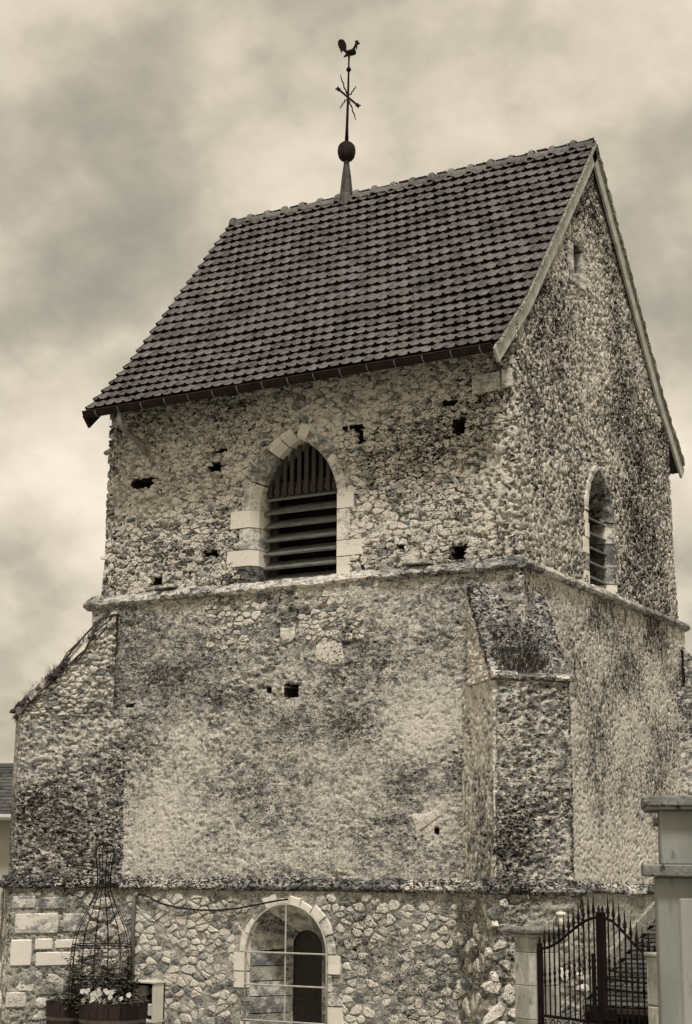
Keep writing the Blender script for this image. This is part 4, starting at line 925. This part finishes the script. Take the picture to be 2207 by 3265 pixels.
# ------------------------------------------------------------------ buttress caps, weeds and grass
def slope_caps(P, t1, t2, L, d0, ze, zt, rows, lip):
    """overlapping cap stones on a weathered slope"""
    for i in range(rows):
        f0, f1 = i / rows, (i + 1.15) / rows; x = -t1 - lip
        while x < t2 + lip - .05:
            w_ = random.uniform(.22, .45); x1 = min(x + w_, t2 + lip)
            def q(a, f, h): b = L + lip * 1.2 + (d0 - L - lip) * f; z = ze + (zt - ze) * f; return Vector(P(a, b, z + h))
            h = .05 + random.uniform(-.03, .05); vs = [q(a, f, hh) + Vector([random.uniform(-.042, .042) for _ in range(3)]) for hh in (-.04, h) for f in (f0, min(f1, 1)) for a in (x + .008, (x + x1) / 2, x1 - .008)]
            MB().add(vs, [(0, 3, 4, 1), (1, 4, 5, 2), (6, 7, 10, 9), (7, 8, 11, 10), (0, 1, 7, 6), (1, 2, 8, 7), (3, 9, 10, 4), (4, 10, 11, 5), (0, 6, 9, 3), (2, 5, 11, 8)]).build('cap_stone', 'course', bL if P is PL else bN)
            x = x1
slope_caps(PL, .50, .50, .90, -.30, 3.92, 5.22, 9, .04)
VN_ = empty('dry_vine', PL(-.54, -.25, 5.2), 'bare twisting vine stems clinging along the left buttress slope', 'vine')
for pts in ([(-.28, 5.24), (-.12, 5.20), (.02, 5.06), (.18, 4.90), (.34, 4.70), (.42, 4.58)], [(-.05, 5.13), (.03, 4.92), (.12, 4.72), (.22, 4.60), (.36, 4.55)], [(.18, 4.88), (.30, 4.72), (.50, 4.45), (.62, 4.28)], [(.40, 4.60), (.55, 4.32), (.72, 4.14), (.86, 3.98)]):
    MB().tube([Vector(PL(-.545 - random.uniform(0, .02), b, z + random.uniform(-.02, .02))) for b, z in pts], [.020 - .014 * i / (len(pts) - 1) for i in range(len(pts))], 7).build('stem', 'bark', VN_, True)
# drip ledge of the near buttress
course_run(bN, P2(PN, -.60, .50), P2(PN, .38, .50), nN, [(-.25, 4.13), (-.10, 4.15), (.05, 4.11), (.075, 4.075), (.06, 4.045), (-.2, 4.045)], (.3, .5), 'moss_course', 'ledge_stone', .008, .05)
def blades(mb, base, n, h, spread, lean=(0, 0), wd=.006):
    for _ in range(n):
        p = Vector(base) + Vector((random.gauss(0, spread), random.gauss(0, spread), 0)); hh = h * random.uniform(.5, 1.2); a = random.uniform(0, 2 * pi); k = random.uniform(.1, .6)
        d = Vector((cos(a) * k + lean[0], sin(a) * k + lean[1], 1)); w_ = Vector((-sin(a), cos(a), 0)) * wd; m_ = p + d * hh * .55; tip = p + d * hh + Vector((cos(a) * hh * .3 + lean[0] * hh * .6, sin(a) * hh * .3 + lean[1] * hh * .6, -hh * .25))
        mb.add([p - w_, p + w_, m_ + w_ * .7, m_ - w_ * .7, tip], [(0, 1, 2, 3), (3, 2, 4)])
g = MB()
for k in range(90):
    f = random.random() ** .8; a = random.uniform(-.5, .5); b = .92 + (-.30 - .92) * f; blades(g, PL(a, b, 3.97 + 1.3 * f), random.randint(3, 9), random.uniform(.10, .26), .035, wd=.003)
tag(g.build('weeds', 'grass'), 'thin dry weeds growing along the left buttress slope', 'weeds', kind='stuff')
g = MB()
for k in range(170):
    f = random.random(); a = random.uniform(-.5, .12); b = .5 - .55 * f; blades(g, PN(a, b, 4.12 + .55 * f), 9, random.uniform(.10, .17), .03, (.25, -.25), wd=.004)
tag(g.build('grass_tuft', 'grass'), 'shaggy grass tuft hanging over the near buttress ledge', 'grass', kind='stuff')
def lump(mb, c, r, sq=.6):
    k = len(mb.v); ico = [(0, 0, 1)] + [(cos(2 * pi * i / 6) * .85, sin(2 * pi * i / 6) * .85, .45) for i in range(6)] + [(cos(2 * pi * i / 6 + .5), sin(2 * pi * i / 6 + .5), -.3) for i in range(6)]
    vs = [Vector(c) + Vector((x * r * random.uniform(.7, 1.2), y * r * random.uniform(.7, 1.2), z * r * sq * random.uniform(.7, 1.2))) for x, y, z in ico]
    fs = [(0, 1 + i, 1 + (i + 1) % 6) for i in range(6)] + [(1 + i, 7 + i, 1 + (i + 1) % 6) for i in range(6)] + [(7 + i, 7 + (i + 1) % 6, 1 + (i + 1) % 6) for i in range(6)]
    mb.add(vs, fs)
g = MB()
for k in range(320):
    f = random.random(); a = random.uniform(-.55, .55); b = .95 + (-.30 - .95) * f; p = PL(a, b, 3.95 + 1.28 * f + .02); lump(g, p, random.uniform(.02, .085))
tag(g.build('moss', 'moss', smooth=True), 'dark moss cushions on the left buttress slope', 'moss', kind='stuff')
g = MB()
def moss_line(A, B, n, z, dz):
    for _ in range(n):
        f = random.random(); lump(g, (A[0] + (B[0] - A[0]) * f + random.uniform(-.03, .03), A[1] + (B[1] - A[1]) * f + random.uniform(-.03, .03), z + random.uniform(-dz, dz)), random.uniform(.008, .020), .8)
moss_line((-5.7, -.20), (-.75, -.20), 330, 1.80, .035); moss_line(P2(PL, -.60, 1.0), P2(PL, -.60, -.3), 90, 1.80, .035); moss_line(P2(PN, -.6, .60), P2(PN, .4, .60), 60, 1.80, .035); moss_line((.16, .6), (.16, 5.2), 160, 1.76, .04)
tag(g.build('course_moss', 'moss', smooth=True), 'dark moss specks along the lower string course', 'moss', kind='stuff')
# thin slabs lying on the upper course
for (a, b, z, lab) in ((-5.30, -4.95, 5.585, 'thin stone slab on the upper course, left of the belfry window'), (-1.52, -1.18, 5.585, 'thin stone slab on the upper course, right of the belfry window')):
    o = MB().box((a, -.17, z), (b, .0, z + .045), bev=.006, jit=.004).build('stone_slab', 'ash_g'); tag(o, lab, 'stone slab', 'slabs lying on the upper string course')

# ------------------------------------------------------------------ lean-to behind the gate
OB = empty('outbuilding', (2.2, 3.0, -2.2), 'low tiled lean-to against the tower, seen through the gate', 'outbuilding')
oy0, oz0, oy1, oz1 = 1.12, .40, 4.6, 1.60; ol = sqrt((oy1 - oy0) ** 2 + (oz1 - oz0) ** 2); ot = Vector((0, (oy1 - oy0) / ol, (oz1 - oz0) / ol)); on_ = Vector((0, -ot.z, ot.y))
MB().box((.20, oy0 + .15, -2.2), (6.2, 7.6, .34)).build('wall', 'plaster', OB)
o = MB().add([(x, y, z) for z_ in (-.02, -.12) for (x, y, z) in ((.16, oy0, oz0 + z_), (6.4, oy0, oz0 + z_), (6.4, oy1, oz1 + z_), (.16, oy1, oz1 + z_))], [(0, 1, 2, 3), (7, 6, 5, 4), (0, 4, 5, 1), (1, 5, 6, 2), (2, 6, 7, 3), (3, 7, 4, 0)]).build('roof', 'slate', OB)
def flat_tile(w_, l_):
    vs = []; n = 4
    for i in range(n): x = w_ * i / (n - 1); vs.append((x, .0 if 0 < i < 3 else .012, .030))
    for i in range(n): vs.append((w_ * i / (n - 1), l_, .004))
    for i in range(n): x = w_ * i / (n - 1); vs.append((x, .004, .010))
    fs = []
    for i in range(n - 1): fs += [(i, i + 1, n + i + 1, n + i), (2 * n + i, 2 * n + i + 1, i + 1, i)]
    me = bpy.data.meshes.new('roof_tile'); me.from_pydata(vs, [], fs); me.materials.append(M['slate']); return me
fm = flat_tile(.155, .19); oi = parent_world(o).inverted()
for i in range(24):
    for j in range(12):
        p = Vector((.17 + j * .16 + (.08 if i % 2 else 0), oy0 - .03, oz0)) + ot * (i * .14) + on_ * random.uniform(-.004, .004)
        a2 = Vector((1, random.uniform(-.02, .02), random.uniform(-.02, .02))).normalized()
        q = bpy.data.objects.new('tile', fm); COL.objects.link(q); q.parent = o; q.matrix_parent_inverse = oi
        q.matrix_basis = Matrix(((a2.x, 0, 0, p.x), (a2.y, ot.y, on_.y, p.y), (a2.z, ot.z, on_.z, p.z), (0, 0, 0, 1)))
MB().add([(x, y, z + d) for d in (0.0, .20) for (x, y, z) in ((.10, oy0 - .12, oz0 + .0), (.185, oy0 - .12, oz0 + .0), (.185, oy1, oz1 + .02), (.10, oy1, oz1 + .02))], [(0, 3, 2, 1), (4, 5, 6, 7), (0, 1, 5, 4), (1, 2, 6, 5), (2, 3, 7, 6), (3, 0, 4, 7)]).build('flashing', 'lime', OB)
MB().tube([(.2, oy0 - .07, oz0 - .06), (6.4, oy0 - .07, oz0 - .06)], .06, 8).build('gutter', 'zinc', OB)
MB().box((.2, oy0 + .0, oz0 - .18), (6.4, oy0 + .03, oz0 - .04)).build('fascia', 'zinc', OB)

# ------------------------------------------------------------------ gate, pillars
def rotz_mat(p, d): d = Vector(d).normalized(); return Matrix(((d.x, -d.y, 0, p[0]), (d.y, d.x, 0, p[1]), (0, 0, 1, p[2]), (0, 0, 0, 1)))
GL = Vector((1.06, -2.15, 0)); GC = Vector((1.88, -2.60, 0)); GE = Vector((2.58, -3.12, 0))
def gate_leaf(A, B, zA, zB, label, nb, s_shape, ctr):
    d = B - A; L = d.length; Mx = rotz_mat((A.x, A.y, 0), d); G_ = empty('gate_leaf', (A.x, A.y, Z_G), label, 'gate', 'wrought iron gate leaves')
    V_ = lambda u, z, y=0.0: Mx @ Vector((u, y, z))
    top = lambda u: zA + (zB - zA) * (0.5 - 0.5 * cos(pi * min(1, max(0, u / L))))
    zb = .57
    for u, zt in ((.0, top(0) + .03), (L, top(L) + .03)):
        MB().box((u - .026, -.022, Z_G + .03), (u + .026, .022, zt), Mx, .005).build('stile', 'iron', G_)
        MB().lathe([(.03, zt), (.034, zt + .015), (.012, zt + .03), (.015, zt + .05), (.003, zt + .085)], V_(u, 0), 8).build('finial', 'iron', G_)
    MB().tube([V_(L * i / 16, top(L * i / 16)) for i in range(17)], .014, 6).build('arched_rail', 'iron', G_, True)
    for z in (zb, zb - .22, Z_G + .08): MB().box((0, -.010, z - .014), (L, .010, z + .014), Mx).build('rail', 'iron', G_)
    for k in range(nb):
        u = L * (k + 1) / (nb + 1); zt = top(u) + .13; zm = (top(u) * .56 + zb * .44)
        pr = [(.0085, zb), (.0085, zm - .09), (.014, zm - .08), (.009, zm - .065), (.017, zm - .03), (.010, zm - .01), (.010, zm + .01), (.017, zm + .03), (.009, zm + .065), (.014, zm + .08), (.0085, zm + .09), (.0085, top(u) + .015), (.015, top(u) + .03), (.009, top(u) + .04), (.020, top(u) + .06), (.008, zt), (.002, zt + .09)]
        MB().lathe(pr, V_(u, 0), 6).build('bar', 'iron', G_)
        MB().lathe([(.008, Z_G + .08), (.008, zb - .22)], V_(u, 0), 6).build('lower_bar', 'iron', G_)
    ns = int(L / .105)
    for k in range(ns):                         # scrolls between the two rails
        u0 = L * (k + .5) / ns; sg = 1 if k % 2 else -1; pts = []
        for i in range(19):
            t = i / 18 * 2 * pi * 1.35; r_ = .046 * (1 - i / 24); pts.append(V_(u0 + sg * r_ * cos(t) * .9, zb - .085 + (.02 if i < 3 else 0) + r_ * sin(t) * 1.25))
        MB().tube(pts, .006, 5).build('scroll', 'iron', G_, True)
    if ctr == 'lock':
        MB().box((L - .12, -.035, zb + .02), (L - .01, .035, zb + .15), Mx, .005).build('lock_box', 'iron', G_); MB().box((L - .10, -.02, zb + .15), (L - .085, .02, zb + .62), Mx).build('lock_bar', 'iron', G_)
        MB().tube([V_(L - .06, zb + .10, -.04), V_(L - .06, zb + .10, -.07), V_(L - .13, zb + .10, -.075)], .008, 6).build('handle', 'iron', G_)
    else:
        for z in (zb + .40, zb + .31): MB().box((0, .012, z - .008), (L, .028, z + .008), Mx).build('cross_rail', 'iron', G_)
        MB().box((.02, -.03, zb + .03), (.16, .03, zb + .14), Mx, .004).build('lock_plate', 'iron', G_)
    return G_
gate_leaf(GL, GC - (GC - GL).normalized() * .03, 1.20, 1.52, 'left leaf of the black iron gate, beside the stone pillar', 11, 1, 'lock')
gate_leaf(GC + (GE - GC).normalized() * .03, GE, 1.52, 1.20, 'right leaf of the black iron gate, beside the white post', 8, 1, 'rail')
# left pillar: chamfered limestone drum courses under a flat cap
PC = Vector((.93, -1.92, 0)); dv = (GC - GL).normalized(); PM = rotz_mat((PC.x, PC.y, 0), dv)
LP_ = empty('gate_pillar', (PC.x, PC.y, Z_G), 'pale limestone gate pillar with chamfered corners, left of the gate', 'pillar')
zc = [Z_G, .20, .52, .84, 1.155, 1.30]
for a, b in zip(zc[:-1], zc[1:]):
    w_ = .19; c_ = .075; pg = [(-w_ + c_, -w_), (w_ - c_, -w_), (w_, -w_ + c_), (w_, w_ - c_), (w_ - c_, w_), (-w_ + c_, w_), (-w_, w_ - c_), (-w_, -w_ + c_)]
    vs = []
    for (z, k) in ((a + .002, .985), (a + .008, 1), (b - .008, 1), (b - .002, .985)): vs += [PM @ Vector((x * k, y * k, z)) for x, y in pg]
    fs = [(i * 8 + q, i * 8 + (q + 1) % 8, (i + 1) * 8 + (q + 1) % 8, (i + 1) * 8 + q) for i in range(3) for q in range(8)] + [tuple(range(7, -1, -1)), tuple(24 + q for q in range(8))]
    MB().add(vs, fs).build('drum_block', 'pillar', LP_)
MB().box((-.20, -.20, 1.30), (.20, .20, 1.335), PM, .012).build('necking', 'pillar', LP_)
MB().box((-.245, -.245, 1.337), (.245, .245, 1.395), PM, .018, .004).build('cap', 'render_cap', LP_)
PR_ = GE + (GE - GC).normalized() * .13; PM2 = rotz_mat((PR_.x, PR_.y, 0), (GE - GC))
RP_ = empty('gate_post', (PR_.x, PR_.y, Z_G), 'whitish stone gate post half hidden by the grey pillar', 'post')
for a, b in ((Z_G, .35), (.356, .80), (.806, 1.215)): MB().box((-.11, -.11, a), (.11, .11, b), PM2, .012, .002).build('block', 'pillar', RP_)
MB().box((-.125, -.125, 1.217), (.125, .125, 1.25), PM2, .008).build('cap', 'pillar', RP_)
# grey pillar in the right foreground, at nine metres
fh = Vector((-sin(YAW), cos(YAW), 0)); rh = Vector((cos(YAW), sin(YAW), 0))
ra = math.atan(1.70 / 9.0) - radians(1.6); fd = (fh * cos(ra) + rh * sin(ra)); rd_ = (rh * cos(ra) - fh * sin(ra))
FO = Vector((CAM.x, CAM.y, 0)) + fh * 9.0 + rh * 1.700; FM = Matrix(((rd_.x, fd.x, 0, FO.x), (rd_.y, fd.y, 0, FO.y), (0, 0, 1, 0), (0, 0, 0, 1)))
FPL = empty('gate_pillar', FO + rd_ * .28 + fd * .25, 'smooth grey cement pillar with two ledges at the right edge', 'pillar')
MB().box((-.010, 0, Z_G), (.60, .50, 1.93), FM, .008).build('shaft', 'render', FPL)
MB().box((.105, -.014, Z_G + .05), (.50, .02, 1.82), FM, .010).build('panel', 'render_panel', FPL)
MB().box((.020, .01, 1.995), (.57, .49, 2.285), FM, .006).build('upper_block', 'render', FPL)
MB().box((-.080, -.075, 1.932), (.67, .575, 1.995), FM, .006, .002).build('ledge', 'render_cap', FPL)
MB().box((-.055, -.06, 2.287), (.645, .56, 2.305), FM, .004).build('cap_moulding', 'render_cap', FPL)
MB().box((-.068, -.075, 2.305), (.658, .575, 2.360), FM, .006, .002).build('cap', 'render_cap', FPL)
MB().box((-.015, .08, 2.20), (.022, .14, 2.245), FM, .004).build('hinge_lug', 'render_cap', FPL)
# small white vent on the near buttress plinth
VQ = Vector(PNp(.12, .56, 0)); VN = Vector((s2, -s2, 0))
vt = empty('wall_vent', (VQ.x, VQ.y, 1.30), 'small white capped vent pipe on the dark corner masonry above the pillar', 'vent')
o = Vector((VQ.x, VQ.y, 0)) + VN * .06
MB().lathe([(.038, 1.345), (.038, 1.47)], o, 14).build('pipe', 'white', vt, True); MB().lathe([(.056, 1.47), (.060, 1.485), (.045, 1.505), (.01, 1.512)], o, 14).build('cap', 'white', vt, True)
MB().box((-.015, -.06, 1.38), (.015, .09, 1.41), Matrix.Translation(o) @ Matrix.Rotation(-pi / 4 + pi / 2, 4, 'Z')).build('bracket', 'white', vt)

# ------------------------------------------------------------------ conduit, cable, cabinet
tag(MB().tube([(-5.40, -.20, .48), (-5.40, -.20, 1.56), (-5.38, -.20, 1.61), (-5.33, -.20, 1.62)], .030, 8).build('conduit', 'grey_metal', smooth=True), 'grey vertical conduit pipe on the plinth above the meter cabinet', 'pipe')
cp = [(-5.33, 1.62), (-5.15, 1.585), (-4.96, 1.505), (-4.65, 1.455), (-4.38, 1.435), (-4.10, 1.438), (-3.81, 1.462), (-3.40, 1.535), (-3.20, 1.57), (-3.06, 1.585)]
tag(MB().tube([(x, -.22, z) for x, z in cp], .011, 6).build('cable', 'cable', smooth=True), 'black cable sagging along the plinth to the window arch', 'cable')
CB = empty('meter_cabinet', (-5.02, -.45, Z_G), 'open white meter cabinet standing behind the flower barrel', 'cabinet')
cx0, cx1, cz0, cz1 = -5.30, -4.875, .10, .56
MB().box((cx0, -.22, cz0), (cx1, -.20, cz1)).build('back_panel', 'dark', CB)
MB().box((cx1 - .035, -.42, cz0), (cx1, -.221, cz1 - .022), bev=.004).build('side_panel', 'white', CB); MB().box((cx0, -.42, cz0), (cx0 + .03, -.221, cz1 - .022), bev=.004).build('side_panel', 'white', CB)
MB().box((cx0 - .01, -.44, cz1 - .02), (cx1 + .012, -.20, cz1 + .005), bev=.004).build('top_panel', 'white', CB); MB().box((cx0, -.42, cz0 - .03), (cx1, -.2, cz0), bev=.004).build('bottom_panel', 'white', CB)
MB().box((cx0 + .02, -.41, Z_G), (cx1 - .01, -.22, cz0 - .032), bev=.004).build('pedestal', 'white', CB)
MB().box((-5.24, -.32, .38), (-5.10, -.222, .50), bev=.01).build('meter', 'white', CB); MB().box((-5.04, -.30, .40), (-4.97, -.222, .48), bev=.008).build('socket', 'grey_metal', CB); MB().box((-5.02, -.36, .15), (-4.92, -.222, .29), bev=.01).build('fuse_box', 'white', CB)

# ------------------------------------------------------------------ barrels, plants
def barrel(c, r, h, label):
    B_ = empty('barrel_planter', (c[0], c[1], Z_G), label, 'planter', 'half barrel planters'); n = 18; zt = Z_G + h
    for k in range(n):
        t0 = 2 * pi * (k + .02) / n; t1 = 2 * pi * (k + .98) / n; vs = []
        for z, rr in ((Z_G, .86), (Z_G + h * .35, .95), (Z_G + h * .7, .99), (zt, 1.0)):
            for q, ri in ((t0, r * rr), (t1, r * rr), (t1, r * rr - .025), (t0, r * rr - .025)): vs.append((c[0] + ri * cos(q), c[1] + ri * sin(q), z + (random.uniform(-.004, .006) if z == zt else 0)))
        fs = [(i * 4 + j, i * 4 + (j + 1) % 4, (i + 1) * 4 + (j + 1) % 4, (i + 1) * 4 + j) for i in range(3) for j in range(4)] + [(3, 2, 1, 0), (12, 13, 14, 15)]
        MB().add(vs, fs).build('stave', 'stave', B_)
    for z in (Z_G + h * .58, Z_G + h * .16):
        f = (z - Z_G) / h; rr = r * (.86 + .14 * min(1, f * 1.3)) + .004; MB().lathe([(rr - .006, z - .02), (rr, z - .02), (rr + .003, z + .02), (rr - .006, z + .02)], (c[0], c[1], 0), 36).build('hoop', 'hoop', B_)
    MB().lathe([(r - .03, zt - .06), (r * .5, zt - .03), (.01, zt - .02)], (c[0], c[1], 0), 20).build('soil', 'soil', B_)
B1 = (-5.66, -1.0); B2 = (-4.92, -1.18)
barrel(B1, .345, .46, 'dark oak half barrel under the wire plant frame'); barrel(B2, .41, .49, 'dark oak half barrel with white flowers, beside the meter cabinet')
# wire frame shaped like a bell with a bulb on top
OC = (-5.285, -.98)
WF = empty('plant_frame', (OC[0], OC[1], .36), 'bell shaped rusty wire plant frame with a bulb top', 'plant frame')
op = [(.41, .30), (.405, .6), (.40, .85), (.385, 1.03), (.33, 1.22), (.22, 1.42), (.135, 1.58), (.095, 1.68), (.09, 1.80), (.095, 1.92), (.115, 2.02), (.13, 2.10), (.125, 2.17), (.09, 2.225), (.03, 2.245)]
for k in range(14):
    t = 2 * pi * k / 14 + .1; MB().tube([(OC[0] + r_ * cos(t), OC[1] + r_ * sin(t) * .8, z + random.uniform(-.003, .003)) for r_, z in op], .0046, 5).build('wire', 'iron', WF, True)
for z, r_ in ((.99, .388), (.62, .405), (1.70, .092), (1.86, .09), (1.02, .384), (2.22, .095)): MB().tube([(OC[0] + r_ * cos(2 * pi * i / 24), OC[1] + r_ * sin(2 * pi * i / 24) * .8, z) for i in range(25)], .006, 5).build('ring', 'iron', WF, True)
def leaf(mb, p, s_):
    a = random.uniform(0, 2 * pi); t = random.uniform(-.4, 1.0); d = Vector((cos(a) * cos(t), sin(a) * cos(t), -sin(t) * .6)).normalized(); sd = d.cross(Vector((0, 0, 1))).normalized(); n = sd.cross(d); p = Vector(p)
    mb.add([p, p + d * s_ * .45 + sd * s_ * .42 - n * .1 * s_, p + d * s_ * .45, p + d * s_ * .45 - sd * s_ * .42 - n * .1 * s_, p + d * s_], [(0, 1, 2), (0, 2, 3), (1, 4, 2), (2, 4, 3)])
IV = empty('climbing_plant', (OC[0], OC[1], .34), 'ivy climbing the lower half of the wire plant frame', 'climbing plant')
g = MB(); stm = MB()
for k in range(20):
    t = 2 * pi * k / 14 + .1 + random.uniform(-.15, .15); top = random.choice((.62, .75, .9, 1.0, 1.05)); pts = []
    for i in range(12):
        z = .33 + (top - .33) * i / 11; pts.append((OC[0] + .405 * cos(t + .1 * sin(z * 9 + k)), OC[1] + .405 * .8 * sin(t + .1 * sin(z * 9 + k)), z))
    stm.tube(pts, .005, 4)
    for p in pts:
        for _ in range(int(40 * max(.12, 1 - (p[2] - .33) / .80))): leaf(g, (p[0] + random.gauss(0, .045), p[1] + random.gauss(0, .045), p[2] + random.gauss(0, .035)), random.uniform(.03, .058))
for _ in range(420):
    t = random.uniform(0, 2 * pi); r_ = .37 * sqrt(random.random()); leaf(g, (B1[0] + .03 + r_ * cos(t), B1[1] + r_ * sin(t), .34 + abs(random.gauss(0, .05)) + .0), random.uniform(.03, .055))
stm.build('stem', 'wood', IV); g.build('foliage', 'leaf', IV)
FLP = empty('flowering_plant', (B2[0], B2[1], .34), 'white flowering plant spilling over the right barrel', 'flowers')
g = MB()
for _ in range(900):
    t = random.uniform(0, 2 * pi); r_ = .41 * sqrt(random.random()); leaf(g, (B2[0] + r_ * cos(t), B2[1] + r_ * sin(t), .36 + abs(random.gauss(0, .055)) * (1.2 - r_)), random.uniform(.03, .055))
g.build('foliage', 'leaf', FLP)
def flower_mesh():
    mb = MB()
    for k in range(5):
        a = 2 * pi * k / 5; d = Vector((cos(a), sin(a), 0)); s_ = Vector((-sin(a), cos(a), 0)); mb.add([(0, 0, 0), d * .022 + s_ * .017 + Vector((0, 0, .007)), d * .036 + Vector((0, 0, .003)), d * .022 - s_ * .017 + Vector((0, 0, .007))], [(0, 1, 2, 3)])
    me = mb.mesh('flower'); me.materials.append(M['petal']); return me
fm = flower_mesh(); fi = parent_world(FLP).inverted()
for k in range(26):
    cxx = random.choice((-5.05, -5.0, -4.66, -4.90)); p = Vector((cxx + random.gauss(0, .10), B2[1] - .12 - random.random() * .27, .39 + random.uniform(0, .13)))
    d = Vector((random.gauss(.25, .35), -1, random.uniform(.1, .9))).normalized(); o = bpy.data.objects.new('flower', fm); COL.objects.link(o); o.parent = FLP; o.matrix_parent_inverse = fi
    o.matrix_basis = Matrix.Translation(p) @ d.to_track_quat('Z', 'Y').to_matrix().to_4x4()

# ------------------------------------------------------------------ house behind, far left
HS = empty('house', (-17.5, 9.5, Z_G), 'white plastered house with dark slate roof behind the tower, left edge', 'house')
ha = Vector((-14.9, 6.55, 0)); dirh = Vector((r0.x, r0.y, 0)); HM = rotz_mat((-14.06, 7.02, 0), dirh)      # front wall faces the camera side
MB().box((-8.0, .35, Z_G), (3.0, 6.0, 2.86), HM).build('wall', 'plaster', HS)
ry0, rz0, ry1, rz1 = -.10, 2.90, 3.2, 4.0; hl = sqrt((ry1 - ry0) ** 2 + (rz1 - rz0) ** 2)
vs = [HM @ Vector(p) for p in ((-8.2, ry0, rz0), (3.2, ry0, rz0), (3.2, ry1, rz1), (-8.2, ry1, rz1), (3.2, 6.3, rz0), (-8.2, 6.3, rz0), (-8.2, ry0, rz0 - .08), (3.2, ry0, rz0 - .08), (3.2, 6.3, rz0 - .08), (-8.2, 6.3, rz0 - .08))]
rfh = MB().add(vs, [(0, 1, 2, 3), (3, 2, 4, 5), (0, 6, 7, 1), (5, 4, 8, 9), (1, 7, 8, 4, 2), (0, 3, 5, 9, 6), (6, 9, 8, 7)]).build('roof', 'slate', HS)
g = MB(); th = (ry1 - ry0) / hl; tz_ = (rz1 - rz0) / hl
for i in range(14):
    for j in range(16):
        x = -2.0 + j * .25 + (.125 if i % 2 else 0); y = ry0 - .02 + th * i * .25; z = rz0 + tz_ * i * .25
        g.add([HM @ Vector(p) for p in ((x, y, z + .035), (x + .24, y, z + .035), (x + .24, y + th * .3, z + tz_ * .3 + .008), (x, y + th * .3, z + tz_ * .3 + .008), (x, y, z + .012), (x + .24, y, z + .012))], [(0, 1, 2, 3), (4, 5, 1, 0)])
g.build('slate_rows', 'slate', rfh)['kind'] = 'stuff'
MB().tube([HM @ Vector((-8.2, ry0 - .07, rz0 - .03)), HM @ Vector((3.2, ry0 - .07, rz0 - .03))], .06, 8).build('gutter', 'white_iron', HS)
MB().tube([HM @ Vector((-8.2, ry1, rz1 + .02)), HM @ Vector((3.2, ry1, rz1 + .02))], .09, 8).build('ridge', 'slate', HS)
